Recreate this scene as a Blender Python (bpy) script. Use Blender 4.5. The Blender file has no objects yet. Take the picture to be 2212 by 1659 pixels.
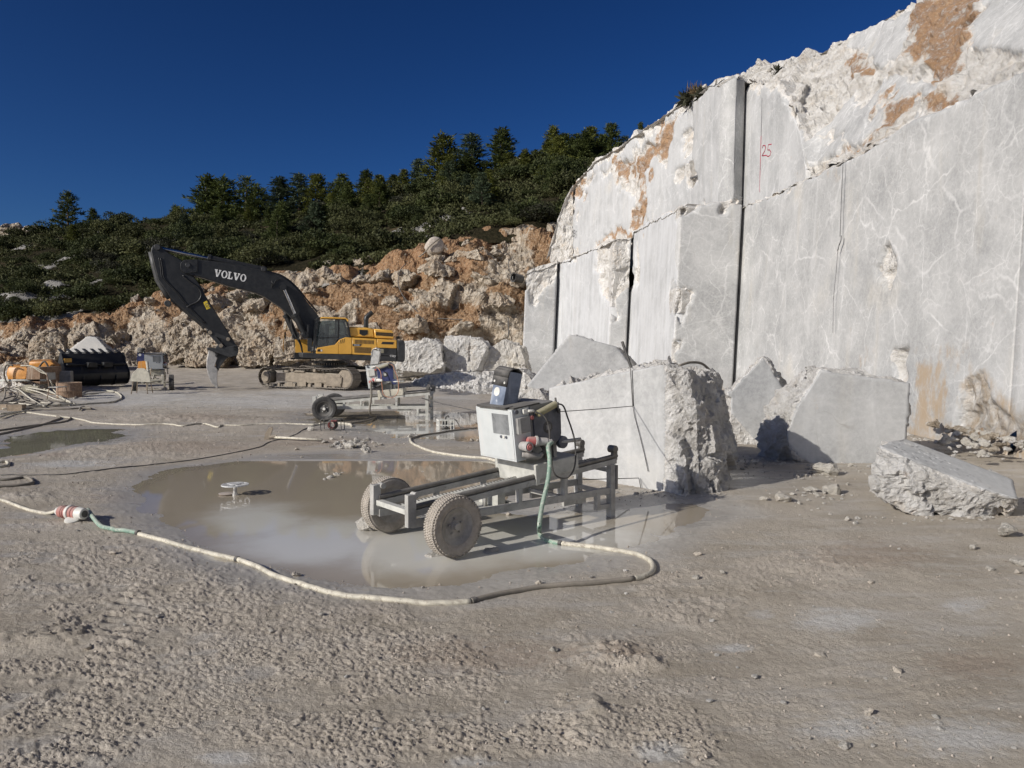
import bpy, bmesh, math, random
import numpy as np
from mathutils import Vector, Matrix, Euler
R = math.radians; V = Vector
sc = bpy.context.scene
col = sc.collection
# ---------------------------------------------------------------- camera, sky, sun, exposure
CF, CCX, CCY, CH = 1640.0, 1106.0, 829.5, 2.0          # focal length and centre in the units the photo was measured in
PT = math.atan((CCY - 745.0) / CF)                      # pitch: the horizon lies a little above the middle
cam_d = bpy.data.cameras.new('camera'); cam = bpy.data.objects.new('camera', cam_d); col.objects.link(cam)
cam.location = (0, 0, CH); cam.rotation_euler = (math.pi/2 - PT, 0, 0)
cam_d.sensor_width = 36; cam_d.lens = 36 * CF / 2212; cam_d.clip_start = .1; cam_d.clip_end = 5000
sc.camera = cam
SUN_EL, SUN_AZ = R(26), R(35)                           # light travels towards +X and a little away from the camera
LD = Vector((math.cos(SUN_EL)*math.cos(SUN_AZ), math.cos(SUN_EL)*math.sin(SUN_AZ), -math.sin(SUN_EL)))
world = bpy.data.worlds.new('World'); sc.world = world; world.use_nodes = True
wn = world.node_tree.nodes; wl = world.node_tree.links
sky = wn.new('ShaderNodeTexSky'); sky.sky_type = 'NISHITA'; sky.sun_disc = False
sky.sun_elevation = SUN_EL; sky.sun_rotation = math.atan2(-LD.x, -LD.y)
sky.altitude = 900; sky.air_density = .75; sky.dust_density = 3.0; sky.ozone_density = 4.0
hsv = wn.new('ShaderNodeHueSaturation'); hsv.inputs['Saturation'].default_value = 1.16; hsv.inputs['Value'].default_value = .418
gam = wn.new('ShaderNodeGamma'); gam.inputs[1].default_value = 1.5
wl.new(sky.outputs[0], hsv.inputs['Color']); wl.new(hsv.outputs[0], gam.inputs[0])
wl.new(gam.outputs[0], wn['Background'].inputs[0]); wn['Background'].inputs[1].default_value = .1
sd = bpy.data.lights.new('sun', 'SUN'); sd.energy = 3.8; sd.angle = R(.5); sd.color = (1, .95, .87)
sun = bpy.data.objects.new('sun', sd); col.objects.link(sun); sun.rotation_euler = LD.to_track_quat('-Z', 'Y').to_euler(); sun.location = (-20, -10, 30)
sc.view_settings.view_transform = 'Standard'; sc.view_settings.look = 'None'
sc.view_settings.exposure = .2; sc.view_settings.gamma = 1; sc.view_settings.use_curve_mapping = False
sc.render.engine = 'CYCLES'
sc.cycles.max_bounces = 6; sc.cycles.diffuse_bounces = 3; sc.cycles.glossy_bounces = 3; sc.cycles.transmission_bounces = 4

# ---------------------------------------------------------------- surveying: from a place in the photo to a place in the world
def ray(x, y):
    a = (x-CCX)/CF; b = -(y-CCY)/CF; c, s = math.cos(PT), math.sin(PT)
    return Vector((a, c + b*s, -s + b*c))
C0 = Vector((0, 0, CH))
def at(x, y, Y): r = ray(x, y); return C0 + r*(Y/r.y)
def gp(x, y, z=0.0): r = ray(x, y); return C0 + r*((z-CH)/r.z)
def onp(x, y, p, n): r = ray(x, y); return C0 + r*((p-C0).dot(n)/r.dot(n))
def projn(P):
    c, s = math.cos(PT), math.sin(PT)
    f = P[:, 1]*c - (P[:, 2]-CH)*s; u = P[:, 1]*s + (P[:, 2]-CH)*c
    f = np.where(f < .3, .3, f)
    return CCX + CF*P[:, 0]/f, CCY - CF*u/f
Z1 = lambda x, y: (1152 + x*.4792, y*.4792)
Z3 = lambda x, y: (1094 + x*.3125, 346 + y*.3125)
ZE = lambda x, y: (311 + x*.2656, 507 + y*.2656)

# ---------------------------------------------------------------- noise (vectorised)
def _h(ix, iy, iz, seed):
    with np.errstate(over='ignore'):
        h = (ix.astype(np.uint32)*np.uint32(374761393) + iy.astype(np.uint32)*np.uint32(668265263)
             + iz.astype(np.uint32)*np.uint32(2147483647) + np.uint32((seed*974711 + 12345) & 0xffffffff))
        h = (h ^ (h >> np.uint32(13)))*np.uint32(1274126177)
        h = (h ^ (h >> np.uint32(15)))*np.uint32(2246822519)
        h = h ^ (h >> np.uint32(16))
    return h.astype(np.float64)/4294967295.0
def vnoise(P, seed=0):
    F = np.floor(P); T = P-F; I = F.astype(np.int64); T = T*T*T*(T*(T*6-15)+10)
    r = 0
    for dx in (0, 1):
        wx = T[:, 0] if dx else 1-T[:, 0]
        for dy in (0, 1):
            wy = T[:, 1] if dy else 1-T[:, 1]
            if P.shape[1] == 2:
                r = r + wx*wy*_h(I[:, 0]+dx, I[:, 1]+dy, I[:, 0]*0, seed)
            else:
                for dz in (0, 1):
                    r = r + wx*wy*(T[:, 2] if dz else 1-T[:, 2])*_h(I[:, 0]+dx, I[:, 1]+dy, I[:, 2]+dz, seed)
    return r*2-1
def fbm(P, freq=1., octs=4, seed=0, gain=.5, ridge=False):
    r = 0; a = 1; t = 0
    for o in range(octs):
        n = vnoise(P*freq + 17.3*o, seed+o)
        if ridge: n = 1-2*np.abs(n)
        r = r + a*n; t += a; a *= gain; freq *= 2.07
    return r/t
def facet(P, freq=1., seed=0):
    """fractured rock: every Voronoi cell is a tilted plane of its own"""
    Q = P*freq; I = np.floor(Q).astype(np.int64); best = np.full(len(Q), 1e9); out = np.zeros(len(Q)); second = best.copy()
    for dx in (-1, 0, 1):
        for dy in (-1, 0, 1):
            for dz in ((-1, 0, 1) if P.shape[1] == 3 else (0,)):
                a, b = I[:, 0]+dx, I[:, 1]+dy; c = I[:, 2]+dz if P.shape[1] == 3 else a*0
                rs = [_h(a, b, c, seed+k) for k in range(7)]
                d = [a+rs[0]-Q[:, 0], b+rs[1]-Q[:, 1]]
                if P.shape[1] == 3: d.append(c+rs[2]-Q[:, 2])
                D = sum(x*x for x in d); m = D < best
                second = np.where(m, best, np.minimum(second, D))
                val = sum((rs[3+k]*2-1)*-x for k, x in enumerate(d)) + (rs[6]-.5)*.45
                out = np.where(m, val, out); best = np.where(m, D, best)
    return out, np.sqrt(second)-np.sqrt(best)
def sstep(a, b, x):
    t = np.clip((x-a)/(b-a), 0, 1); return t*t*(3-2*t)
def inpoly(x, y, poly):
    r = np.zeros(len(x), bool); j = len(poly)-1
    for i in range(len(poly)):
        xi, yi = poly[i]; xj, yj = poly[j]
        if yi != yj: r ^= ((yi > y) != (yj > y)) & (x < (xj-xi)*(y-yi)/(yj-yi)+xi)
        j = i
    return r
def polydist(x, y, poly):
    """signed distance, positive inside"""
    d = np.full(len(x), 1e9); j = len(poly)-1
    for i in range(len(poly)):
        ax, ay = poly[j]; bx, by = poly[i]; ex, ey = bx-ax, by-ay
        t = np.clip(((x-ax)*ex+(y-ay)*ey)/(ex*ex+ey*ey+1e-12), 0, 1)
        d = np.minimum(d, (x-ax-t*ex)**2+(y-ay-t*ey)**2); j = i
    d = np.sqrt(d); return np.where(inpoly(x, y, poly), d, -d)

# ---------------------------------------------------------------- object helpers
def tag(o, label=None, cat=None, group=None, kind=None):
    if label: o['label'] = label
    if cat: o['category'] = cat
    if group: o['group'] = group
    if kind: o['kind'] = kind
    return o
def empty(name, loc=(0, 0, 0), rz=0, label=None, cat=None, group=None, tilt=None):
    o = bpy.data.objects.new(name, None); col.objects.link(o); o.location = loc; o.empty_display_size = .1
    o.rotation_euler = tilt if tilt else (0, 0, rz)
    return tag(o, label, cat, group)
def link(name, me, m, parent=None):
    o = bpy.data.objects.new(name, me); col.objects.link(o)
    if m:
        for x in (m if isinstance(m, (list, tuple)) else [m]): me.materials.append(x)
    if parent: o.parent = parent
    return o
def npmesh(name, V, faces, smooth=True, attrs=None):
    """faces: (N,3) or (N,4) int array"""
    me = bpy.data.meshes.new(name); V = np.asarray(V, np.float32); faces = np.asarray(faces, np.int32); k = faces.shape[1]
    me.vertices.add(len(V)); me.vertices.foreach_set('co', V.ravel())
    me.loops.add(faces.size); me.loops.foreach_set('vertex_index', faces.ravel())
    me.polygons.add(len(faces)); me.polygons.foreach_set('loop_start', np.arange(0, faces.size, k, dtype=np.int32))
    me.polygons.foreach_set('use_smooth', np.full(len(faces), smooth) if np.ndim(smooth) == 0 else np.asarray(smooth, bool))
    me.update(calc_edges=True)
    for n, a in (attrs or {}).items():
        at_ = me.attributes.new(n, 'FLOAT', 'POINT'); at_.data.foreach_set('value', np.asarray(a, np.float32))
    return me
def gridfaces(nu, nv):
    i = np.arange(nu*nv).reshape(nu, nv)
    return np.stack([i[:-1, :-1], i[1:, :-1], i[1:, 1:], i[:-1, 1:]], -1).reshape(-1, 4)
def gridnormals(P, nu, nv):
    G = P.reshape(nu, nv, 3); n = np.cross(np.gradient(G, axis=0), np.gradient(G, axis=1)).reshape(-1, 3)
    return n/(np.linalg.norm(n, axis=1, keepdims=True)+1e-9)
def interp(keys, vals, x):
    vals = np.asarray(vals, float); return np.stack([np.interp(x, keys, vals[:, k]) for k in range(vals.shape[1])], -1)

class MB:
    """collects shapes into one bmesh; build() links it as ONE mesh object"""
    def __init__(s): s.bm = bmesh.new()
    def _x(s, vs, M):
        if M is not None:
            for v in vs: v.co = M @ v.co
    def box(s, c, d, M=None):
        vs = [s.bm.verts.new((c[0]+d[0]*.5*i, c[1]+d[1]*.5*j, c[2]+d[2]*.5*k)) for i in (-1, 1) for j in (-1, 1) for k in (-1, 1)]
        for f in ((0, 1, 3, 2), (4, 6, 7, 5), (0, 4, 5, 1), (2, 3, 7, 6), (0, 2, 6, 4), (1, 5, 7, 3)): s.bm.faces.new([vs[i] for i in f])
        s._x(vs, M); return s
    def bar(s, p, q, w, h=None, up=(0, 0, 1)):
        """rectangular bar from p to q"""
        p, q = Vector(p), Vector(q); d = q-p; h = h or w; z = d.normalized(); u = Vector(up)
        if abs(z.dot(u)) > .98: u = Vector((1, 0, 0))
        x = z.cross(u).normalized(); y = x.cross(z)
        vs = [s.bm.verts.new(b + x*w*.5*i + y*h*.5*j) for b in (p, q) for (i, j) in ((-1, -1), (1, -1), (1, 1), (-1, 1))]
        for f in ((3, 2, 1, 0), (4, 5, 6, 7), (0, 1, 5, 4), (1, 2, 6, 5), (2, 3, 7, 6), (3, 0, 4, 7)): s.bm.faces.new([vs[i] for i in f])
        return s
    def prism(s, pts, a, b, ax='y', M=None):
        """polygon extruded from a to b along ax; pts are the other two coordinates in order"""
        put = {'y': lambda p, t: (p[0], t, p[1]), 'x': lambda p, t: (t, p[0], p[1]), 'z': lambda p, t: (p[0], p[1], t)}[ax]
        A = [s.bm.verts.new(put(p, a)) for p in pts]; B = [s.bm.verts.new(put(p, b)) for p in pts]
        n = len(pts); fs = [s.bm.faces.new(A), s.bm.faces.new(B[::-1])]
        for i in range(n): fs.append(s.bm.faces.new((A[(i+1) % n], A[i], B[i], B[(i+1) % n])))
        s._x(A+B, M); bmesh.ops.recalc_face_normals(s.bm, faces=fs); return s
    def cyl(s, p, q, r, r2=None, n=16, cap=True):
        p, q = Vector(p), Vector(q); r2 = r if r2 is None else r2; z = (q-p).normalized(); u = Vector((0, 0, 1)) if abs(z.z) < .9 else Vector((1, 0, 0))
        x = z.cross(u).normalized(); y = z.cross(x)
        A, B = [[s.bm.verts.new(b + (x*math.cos(t)+y*math.sin(t))*rr) for t in [2*math.pi*i/n for i in range(n)]] for b, rr in ((p, r), (q, r2))]
        fs = [s.bm.faces.new((A[i], A[(i+1) % n], B[(i+1) % n], B[i])) for i in range(n)]
        if cap: fs += [s.bm.faces.new(A[::-1]), s.bm.faces.new(B)]
        bmesh.ops.recalc_face_normals(s.bm, faces=fs); return s
    def tube(s, pts, r, n=8):
        pts = [Vector(p) for p in pts]; rings = []; pu = None
        for i, p in enumerate(pts):
            t = (pts[min(i+1, len(pts)-1)]-pts[max(i-1, 0)]).normalized()
            u = pu if pu is not None else (Vector((0, 0, 1)) if abs(t.z) < .9 else Vector((1, 0, 0)))
            x = t.cross(u).normalized(); u = x.cross(t).normalized(); pu = u
            rr = r[i] if isinstance(r, (list, tuple)) else r
            rings.append([s.bm.verts.new(p + (x*math.cos(a)+u*math.sin(a))*rr) for a in [2*math.pi*k/n for k in range(n)]])
        for A, B in zip(rings, rings[1:]):
            for k in range(n): s.bm.faces.new((A[k], A[(k+1) % n], B[(k+1) % n], B[k]))
        s.bm.faces.new(rings[0][::-1]); s.bm.faces.new(rings[-1]); return s
    def lathe(s, prof, c, axis, n=32):
        """prof: (radius, distance along axis); closed loop if first == last"""
        c, z = Vector(c), Vector(axis).normalized(); u = Vector((0, 0, 1)) if abs(z.z) < .9 else Vector((1, 0, 0)); x = z.cross(u).normalized(); y = z.cross(x)
        rings = []
        for r, h in prof:
            rings.append([s.bm.verts.new(c + z*h)] if r < 1e-6 else [s.bm.verts.new(c + z*h + (x*math.cos(a)+y*math.sin(a))*r) for a in [2*math.pi*k/n for k in range(n)]])
        fs = []
        for A, B in zip(rings, rings[1:]):
            for k in range(n):
                q = [A[k % len(A)], A[(k+1) % len(A)], B[(k+1) % len(B)], B[k % len(B)]]; q = list(dict.fromkeys(q))
                if len(q) > 2: fs.append(s.bm.faces.new(q))
        bmesh.ops.recalc_face_normals(s.bm, faces=fs); return s
    def build(s, name, m, parent=None, bevel=0, smooth=40, base=False, M=None):
        if M is not None: s.bm.transform(M)
        if bevel:
            es = [e for e in s.bm.edges if len(e.link_faces) == 2 and e.calc_face_angle(0) > .5]
            bmesh.ops.bevel(s.bm, geom=es, offset=bevel, segments=1, affect='EDGES', profile=.7, clamp_overlap=True)
        me = bpy.data.meshes.new(name); off = Vector((0, 0, 0))
        if base:
            lo = Vector([min(v.co[k] for v in s.bm.verts) for k in range(3)]); hi = Vector([max(v.co[k] for v in s.bm.verts) for k in range(3)])
            off = Vector(((lo.x+hi.x)/2, (lo.y+hi.y)/2, lo.z)); s.bm.transform(Matrix.Translation(-off))
        for f in s.bm.faces: f.smooth = True
        lim = R(smooth)
        for e in s.bm.edges:
            if len(e.link_faces) != 2 or e.calc_face_angle(0) > lim: e.smooth = False
        s.bm.to_mesh(me); s.bm.free(); o = link(name, me, m, parent); o.location = off; return o
def spline(pts, n=8):
    """Catmull-Rom through pts"""
    P = [Vector(p) for p in pts]; P = [P[0]*2-P[1]] + P + [P[-1]*2-P[-2]]; out = []
    for i in range(1, len(P)-2):
        a, b, c, d = P[i-1:i+3]
        for k in range(n):
            t = k/n; out.append(.5*((2*b)+(c-a)*t+(2*a-5*b+4*c-d)*t*t+(3*b-a-3*c+d)*t*t*t))
    return out + [P[-2]]
def copy_tree(o, parent=None):
    c = o.copy(); col.objects.link(c)
    if parent: c.parent = parent
    for ch in o.children: copy_tree(ch, c)
    return c
# ---------------------------------------------------------------- materials
class NT:
    def __init__(s, name):
        s.m = bpy.data.materials.new(name); s.m.use_nodes = True; s.t = s.m.node_tree; s.b = s.t.nodes['Principled BSDF']; s.out = s.t.nodes['Material Output']
    def n(s, typ, inp=None, **kw):
        x = s.t.nodes.new('ShaderNode'+typ)
        for k, v in kw.items(): setattr(x, k, v)
        for k, v in (inp or {}).items(): s.set(x.inputs[k], v)
        return x
    def set(s, i, v):
        if isinstance(v, bpy.types.NodeSocket): s.t.links.new(v, i)
        elif isinstance(v, bpy.types.Node): s.t.links.new(v.outputs[0], i)
        else:
            if hasattr(i.default_value, '__len__') and not hasattr(v, '__len__'): v = [v]*len(i.default_value)
            if hasattr(i.default_value, '__len__') and len(i.default_value) == 4 and len(v) == 3: v = (*v, 1)
            i.default_value = v
    def pos(s): return s.n('NewGeometry').outputs['Position']
    def obj(s): return s.n('TexCoord').outputs['Object']
    def noise(s, co, scale, detail=6, rough=.6, dist=0): return s.n('TexNoise', {'Vector': co, 'Scale': scale, 'Detail': detail, 'Roughness': rough, 'Distortion': dist}).outputs[0]
    def vmul(s, co, v): return s.n('VectorMath', {0: co, 1: v}, operation='MULTIPLY').outputs[0]
    def warp(s, co, scale, amt):
        c = s.n('TexNoise', {'Vector': co, 'Scale': scale, 'Detail': 3}).outputs['Color']
        d = s.n('VectorMath', {0: c, 1: (.5, .5, .5)}, operation='SUBTRACT').outputs[0]
        return s.n('VectorMath', {0: d, 1: (amt,)*3, 2: co}, operation='MULTIPLY_ADD').outputs[0]
    def ss(s, x, a, b, c=0., d=1.): return s.n('MapRange', {'Value': x, 'From Min': a, 'From Max': b, 'To Min': c, 'To Max': d}, interpolation_type='SMOOTHSTEP').outputs[0]
    def ma(s, op, a, b=0., c=0.): return s.n('Math', {0: a, 1: b, 2: c}, operation=op, use_clamp=False).outputs[0]
    def mix(s, f, a, b, typ='MIX'):
        x = s.n('Mix', data_type='RGBA', blend_type=typ); s.set(x.inputs[0], f); s.set(x.inputs[6], a); s.set(x.inputs[7], b); return x.outputs[2]
    def attr(s, name): return s.n('Attribute', attribute_name=name).outputs['Fac']
    def bump(s, h, strength, dist=.02, prev=None):
        i = {'Height': h, 'Strength': strength, 'Distance': dist}
        if prev is not None: i['Normal'] = prev
        return s.n('Bump', i).outputs[0]
    def up(s): return s.n('SeparateXYZ', {0: s.n('NewGeometry').outputs['Normal']}).outputs[2]
    def done(s, color=None, rough=None, normal=None, **kw):
        for k, v in (('Base Color', color), ('Roughness', rough), ('Normal', normal)):
            if v is not None: s.set(s.b.inputs[k], v)
        for k, v in kw.items(): s.set(s.b.inputs[k.replace('_', ' ')], v)
        return s.m
DUST = (.43, .40, .36)
def painted(name, c, rough=.5, dust=.3, dcol=DUST, metal=0, var=.25, scale=6, chips=None, bump=.1, streak=0, ct=.60):
    """paint or plastic with uneven tone and settled stone dust"""
    t = NT(name); p = t.obj(); w = t.warp(p, scale*.3, .2)
    n1 = t.noise(w, scale, 8, .65); n2 = t.noise(p, scale*7, 5, .7)
    base = t.mix(t.ss(n1, .3, .7), tuple(x*(1-var) for x in c), tuple(min(1, x*(1+var)) for x in c))
    if chips: base = t.mix(t.ss(t.noise(w, scale*2.3, 9, .7), ct, ct+.06), base, chips)
    if streak: base = t.mix(t.ma('MULTIPLY', t.ss(t.noise(t.vmul(p, (14, 14, .8)), 1, 4), .52, .7), streak), base, dcol)
    u = t.up(); lay = t.ma('ADD', t.ma('MULTIPLY', t.ss(u, .2, .95), .75), t.ss(n1, .35, .8, 0, .55))
    lay = t.ma('MULTIPLY', t.ma('ADD', lay, t.ma('MULTIPLY', n2, .35)), dust)
    f = t.ma('MINIMUM', lay, .95)
    colr = t.mix(f, base, t.mix(n2, tuple(x*.8 for x in dcol), dcol))
    return t.done(colr, t.ma('ADD', t.ma('MULTIPLY', f, .45), t.ma('ADD', rough-.08, t.ma('MULTIPLY', n1, .16))), t.bump(n2, bump, .004), Metallic=metal)

def marble_mat():
    t = NT('quarried marble'); p = t.pos(); w = t.warp(p, .55, .9); w2 = t.warp(p, 1.8, .35)
    wf = t.warp(t.warp(w, 3, .18), 9, .06); rough = t.attr('rough'); earth = t.attr('earth'); stain = t.attr('stain'); tint = t.attr('tint')
    cloud = t.noise(w, .55, 9, .68); fine = t.noise(p, 9, 8, .7)
    c = t.mix(t.ss(cloud, .3, .7), (.285, .288, .285), (.43, .43, .422))
    c = t.mix(t.ss(t.noise(t.warp(p, .3, 2), 1.7, 7, .7), .5, .75, 0, .5), c, (.56, .555, .545))
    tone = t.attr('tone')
    def vein(co, scale, wid, brk, amt):
        d = t.n('TexVoronoi', {'Vector': co, 'Scale': scale}, feature='DISTANCE_TO_EDGE').outputs['Distance']
        return t.ma('MULTIPLY', t.ma('MULTIPLY', t.ss(d, 0, wid, 1, 0), t.ss(t.noise(p, brk, 3), .38, .62)), t.ma('MULTIPLY', amt, t.ma('SUBTRACT', 1., t.ma('MULTIPLY', t.attr('plain'), .75))))
    tex = t.ma('MULTIPLY', t.ss(t.noise(t.warp(p, 6, .15), 11, 9, .8), .42, .6), .38)
    c = t.mix(tex, c, (.50, .50, .49))
    for v in (vein(wf, .30, .016, .9, .38), vein(t.warp(w2, 5, .10), 1.0, .022, 1.1, .30), vein(t.warp(p, 2.5, .4), 2.6, .06, 1.3, .2), vein(t.vmul(t.warp(w2, 6, .07), (1, 1, .6)), .55, .012, 1.0, .45), vein(t.warp(p, 1.1, .5), 5.5, .06, 1.1, .18)):
        c = t.mix(v, c, (.74, .735, .72))
    st = t.noise(t.vmul(t.warp(p, .4, .3), (2.6, 2.6, .11)), 1, 7, .6)
    c = t.mix(t.ma('MULTIPLY', t.ss(st, .52, .74), .34), c, (.60, .60, .59))
    c = t.mix(t.ma('MULTIPLY', t.ss(t.noise(t.vmul(p, (1.3, 1.3, .2)), 1, 6), .56, .75), .30), c, (.50, .45, .36))
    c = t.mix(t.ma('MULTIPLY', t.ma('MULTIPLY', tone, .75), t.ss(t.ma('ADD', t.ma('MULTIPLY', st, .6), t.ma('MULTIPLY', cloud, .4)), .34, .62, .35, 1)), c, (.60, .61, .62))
    hair = t.n('TexVoronoi', {'Vector': t.warp(t.vmul(p, (1, 1, .8)), 1.2, .8), 'Scale': .42}, feature='DISTANCE_TO_EDGE').outputs['Distance']
    c = t.mix(t.ma('MULTIPLY', t.ss(hair, 0, .003, 1, 0), t.ss(t.noise(p, .6, 2), .56, .64, 0, .4)), c, (.25, .23, .20))
    rn = t.noise(w2, 2.2, 9, .72)
    rc = t.mix(t.ss(rn, .3, .65), (.49, .465, .425), (.69, .675, .645))
    rc = t.mix(t.ss(t.noise(w, 1.1, 7, .65), .52, .75, 0, .5), rc, (.53, .41, .27))
    c = t.mix(t.ss(t.ma('ADD', rough, t.ma('MULTIPLY', t.ma('SUBTRACT', fine, .5), .6)), .35, .6), c, rc)
    ec = t.mix(t.ss(rn, .35, .7), (.215, .105, .045), (.43, .28, .165)); ec = t.mix(t.ss(fine, .45, .7, 0, .65), ec, (.52, .42, .32))
    c = t.mix(t.ss(t.ma('ADD', earth, t.ma('MULTIPLY', t.ma('SUBTRACT', t.ma('ADD', t.ma('MULTIPLY', rn, .6), t.ma('MULTIPLY', fine, .4)), .5), 4.5)), .4, 1.1), c, ec)
    sn = t.noise(t.vmul(p, (2.2, 2.2, 1.0)), 1.6, 9, .7)
    c = t.mix(t.ma('MULTIPLY', t.ss(t.ma('ADD', stain, t.ma('MULTIPLY', t.ma('SUBTRACT', sn, .5), 2.2)), .5, 1.15), .8), c, (.36, .265, .165))
    c = t.mix(t.ma('MULTIPLY', t.ss(t.ma('ADD', tint, t.ma('MULTIPLY', t.ma('SUBTRACT', cloud, .5), 1.2)), .35, .9), .5), c, (.55, .50, .41))
    b1 = t.bump(t.ma('MULTIPLY', t.ma('SUBTRACT', t.noise(p, 3.2, 12, .68), .5), rough), 1.0, .20)
    b2 = t.bump(t.ma('MULTIPLY', t.ma('SUBTRACT', t.noise(t.warp(p, 4, .2), 14, 10, .75), .5), t.ma('ADD', t.ma('MULTIPLY', rough, .95), .05)), .9, .05, b1)
    return t.done(c, t.ma('ADD', .72, t.ma('MULTIPLY', rough, .2)), b2, Specular_IOR_Level=.25)
MARBLE = marble_mat()

def earth_mat():
    t = NT('earth and broken rock'); p = t.pos(); w = t.warp(p, .5, 1.2); org = t.attr('earth'); rk = t.attr('rough'); dry = t.attr('stain')
    n = t.noise(w, .7, 10, .7); f = t.noise(p, 5, 9, .72); g = t.noise(t.warp(p, 2, .4), 2.0, 9, .7)
    soil = t.mix(t.ss(f, .35, .68), (.17, .095, .048), (.42, .29, .18))
    soil = t.mix(t.ss(t.ma('ADD', org, t.ma('SUBTRACT', n, .5)), .3, .8), soil, t.mix(t.ss(f, .3, .7), (.22, .115, .058), (.43, .285, .17)))
    rock = t.mix(t.ss(g, .35, .65), (.30, .245, .185), (.56, .50, .41)); rock = t.mix(t.ss(n, .45, .7, 0, .6), rock, (.42, .31, .205))
    rock = t.mix(t.ss(t.noise(p, 1.6, 7, .7), .6, .72, 0, .7), rock, (.33, .16, .065))
    c = t.mix(t.ss(t.ma('ADD', rk, t.ma('MULTIPLY', t.ma('SUBTRACT', g, .5), 1.5)), .3, .6), soil, rock)
    c = t.mix(t.ss(t.ma('ADD', dry, t.ma('MULTIPLY', t.ma('SUBTRACT', f, .5), 1.)), .4, .7), c, t.mix(f, (.50, .48, .44), (.62, .59, .54)))
    peb = t.n('TexVoronoi', {'Vector': t.warp(p, 3, .2), 'Scale': 5.5}).outputs['Distance']
    c = t.mix(t.ss(peb, .12, .3, .5, 0), c, (.52, .45, .36))
    b = t.bump(t.noise(p, 2.2, 12, .72), 1, .28); b = t.bump(t.ma('SUBTRACT', f, peb), .8, .10, b)
    return t.done(c, .95, b, Specular_IOR_Level=.1)
EARTH = earth_mat()

def hill_mat():
    t = NT('hillside scrub soil'); p = t.pos(); n = t.noise(t.warp(p, .3, 1), .35, 9, .7); f = t.noise(p, 3, 8, .75)
    c = t.mix(t.ss(f, .35, .65), (.016, .016, .009), (.046, .038, .022))
    c = t.mix(t.ss(n, .56, .66), c, (.11, .085, .05)); rk = t.attr('rough')
    c = t.mix(t.ss(t.ma('ADD', rk, t.ma('MULTIPLY', t.ma('SUBTRACT', f, .5), 1.5)), .5, .62), c, t.mix(f, (.22, .21, .19), (.46, .44, .41)))
    return t.done(c, .95, t.bump(f, 1, .3), Specular_IOR_Level=.05)
HILL = hill_mat()

def mud_mat():
    t = NT('quarry mud'); p = t.pos(); wet = t.attr('wet'); clod = t.attr('clod'); pale = t.attr('pale'); brown = t.attr('brown'); tread = t.attr('tread')
    n = t.noise(t.warp(p, .6, .6), .8, 8, .65); f = t.noise(p, 16, 9, .72); ff = t.noise(p, 75, 6, .75); s = t.noise(t.warp(t.vmul(p, (.5, 1.7, 1)), .9, .5), 1.6, 8, .7)
    c = t.mix(t.ss(n, .35, .65), (.345, .30, .238), (.445, .395, .325))
    c = t.mix(t.ss(s, .45, .7, 0, .65), c, (.46, .435, .40))
    c = t.mix(t.ss(clod, .25, .95, 0, .65), c, t.mix(ff, (.42, .36, .29), (.58, .52, .44)))
    c = t.mix(t.ss(t.ma('ADD', brown, t.ma('MULTIPLY', t.ma('SUBTRACT', f, .5), 2.0)), .45, 1.0, 0, .6), c, t.mix(ff, (.25, .19, .14), (.38, .31, .245)))
    c = t.mix(t.ss(t.ma('ADD', pale, t.ma('MULTIPLY', t.ma('SUBTRACT', t.ma('ADD', t.ma('MULTIPLY', s, .55), t.ma('MULTIPLY', f, .45)), .5), 2.6)), .45, 1.05, 0, .8), c, t.mix(n, (.45, .445, .425), (.57, .55, .515)))
    c = t.mix(t.ss(wet, .2, .9, 0, .8), c, t.mix(s, (.30, .285, .26), (.40, .385, .36)))
    c = t.mix(t.ss(t.noise(p, 38, 3, .5), .68, .74, 0, .7), c, (.60, .57, .52))
    c = t.mix(t.ss(f, .58, .8, 0, .25), c, (.20, .17, .14))
    slick = t.ma('MULTIPLY', t.ss(s, .48, .62), t.ss(clod, .75, .15))
    rough = t.ma('SUBTRACT', .82, t.ma('ADD', t.ma('MULTIPLY', wet, .55), t.ma('MULTIPLY', slick, .34)))
    h = t.ma('ADD', t.ma('MULTIPLY', f, .7), t.ma('MULTIPLY', ff, .45))
    b = t.bump(h, t.ss(wet, .1, .95, .9, .08), .03)
    return t.done(c, t.ma('MAXIMUM', rough, .1), b, Specular_IOR_Level=.4)
MUD = mud_mat()

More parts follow.
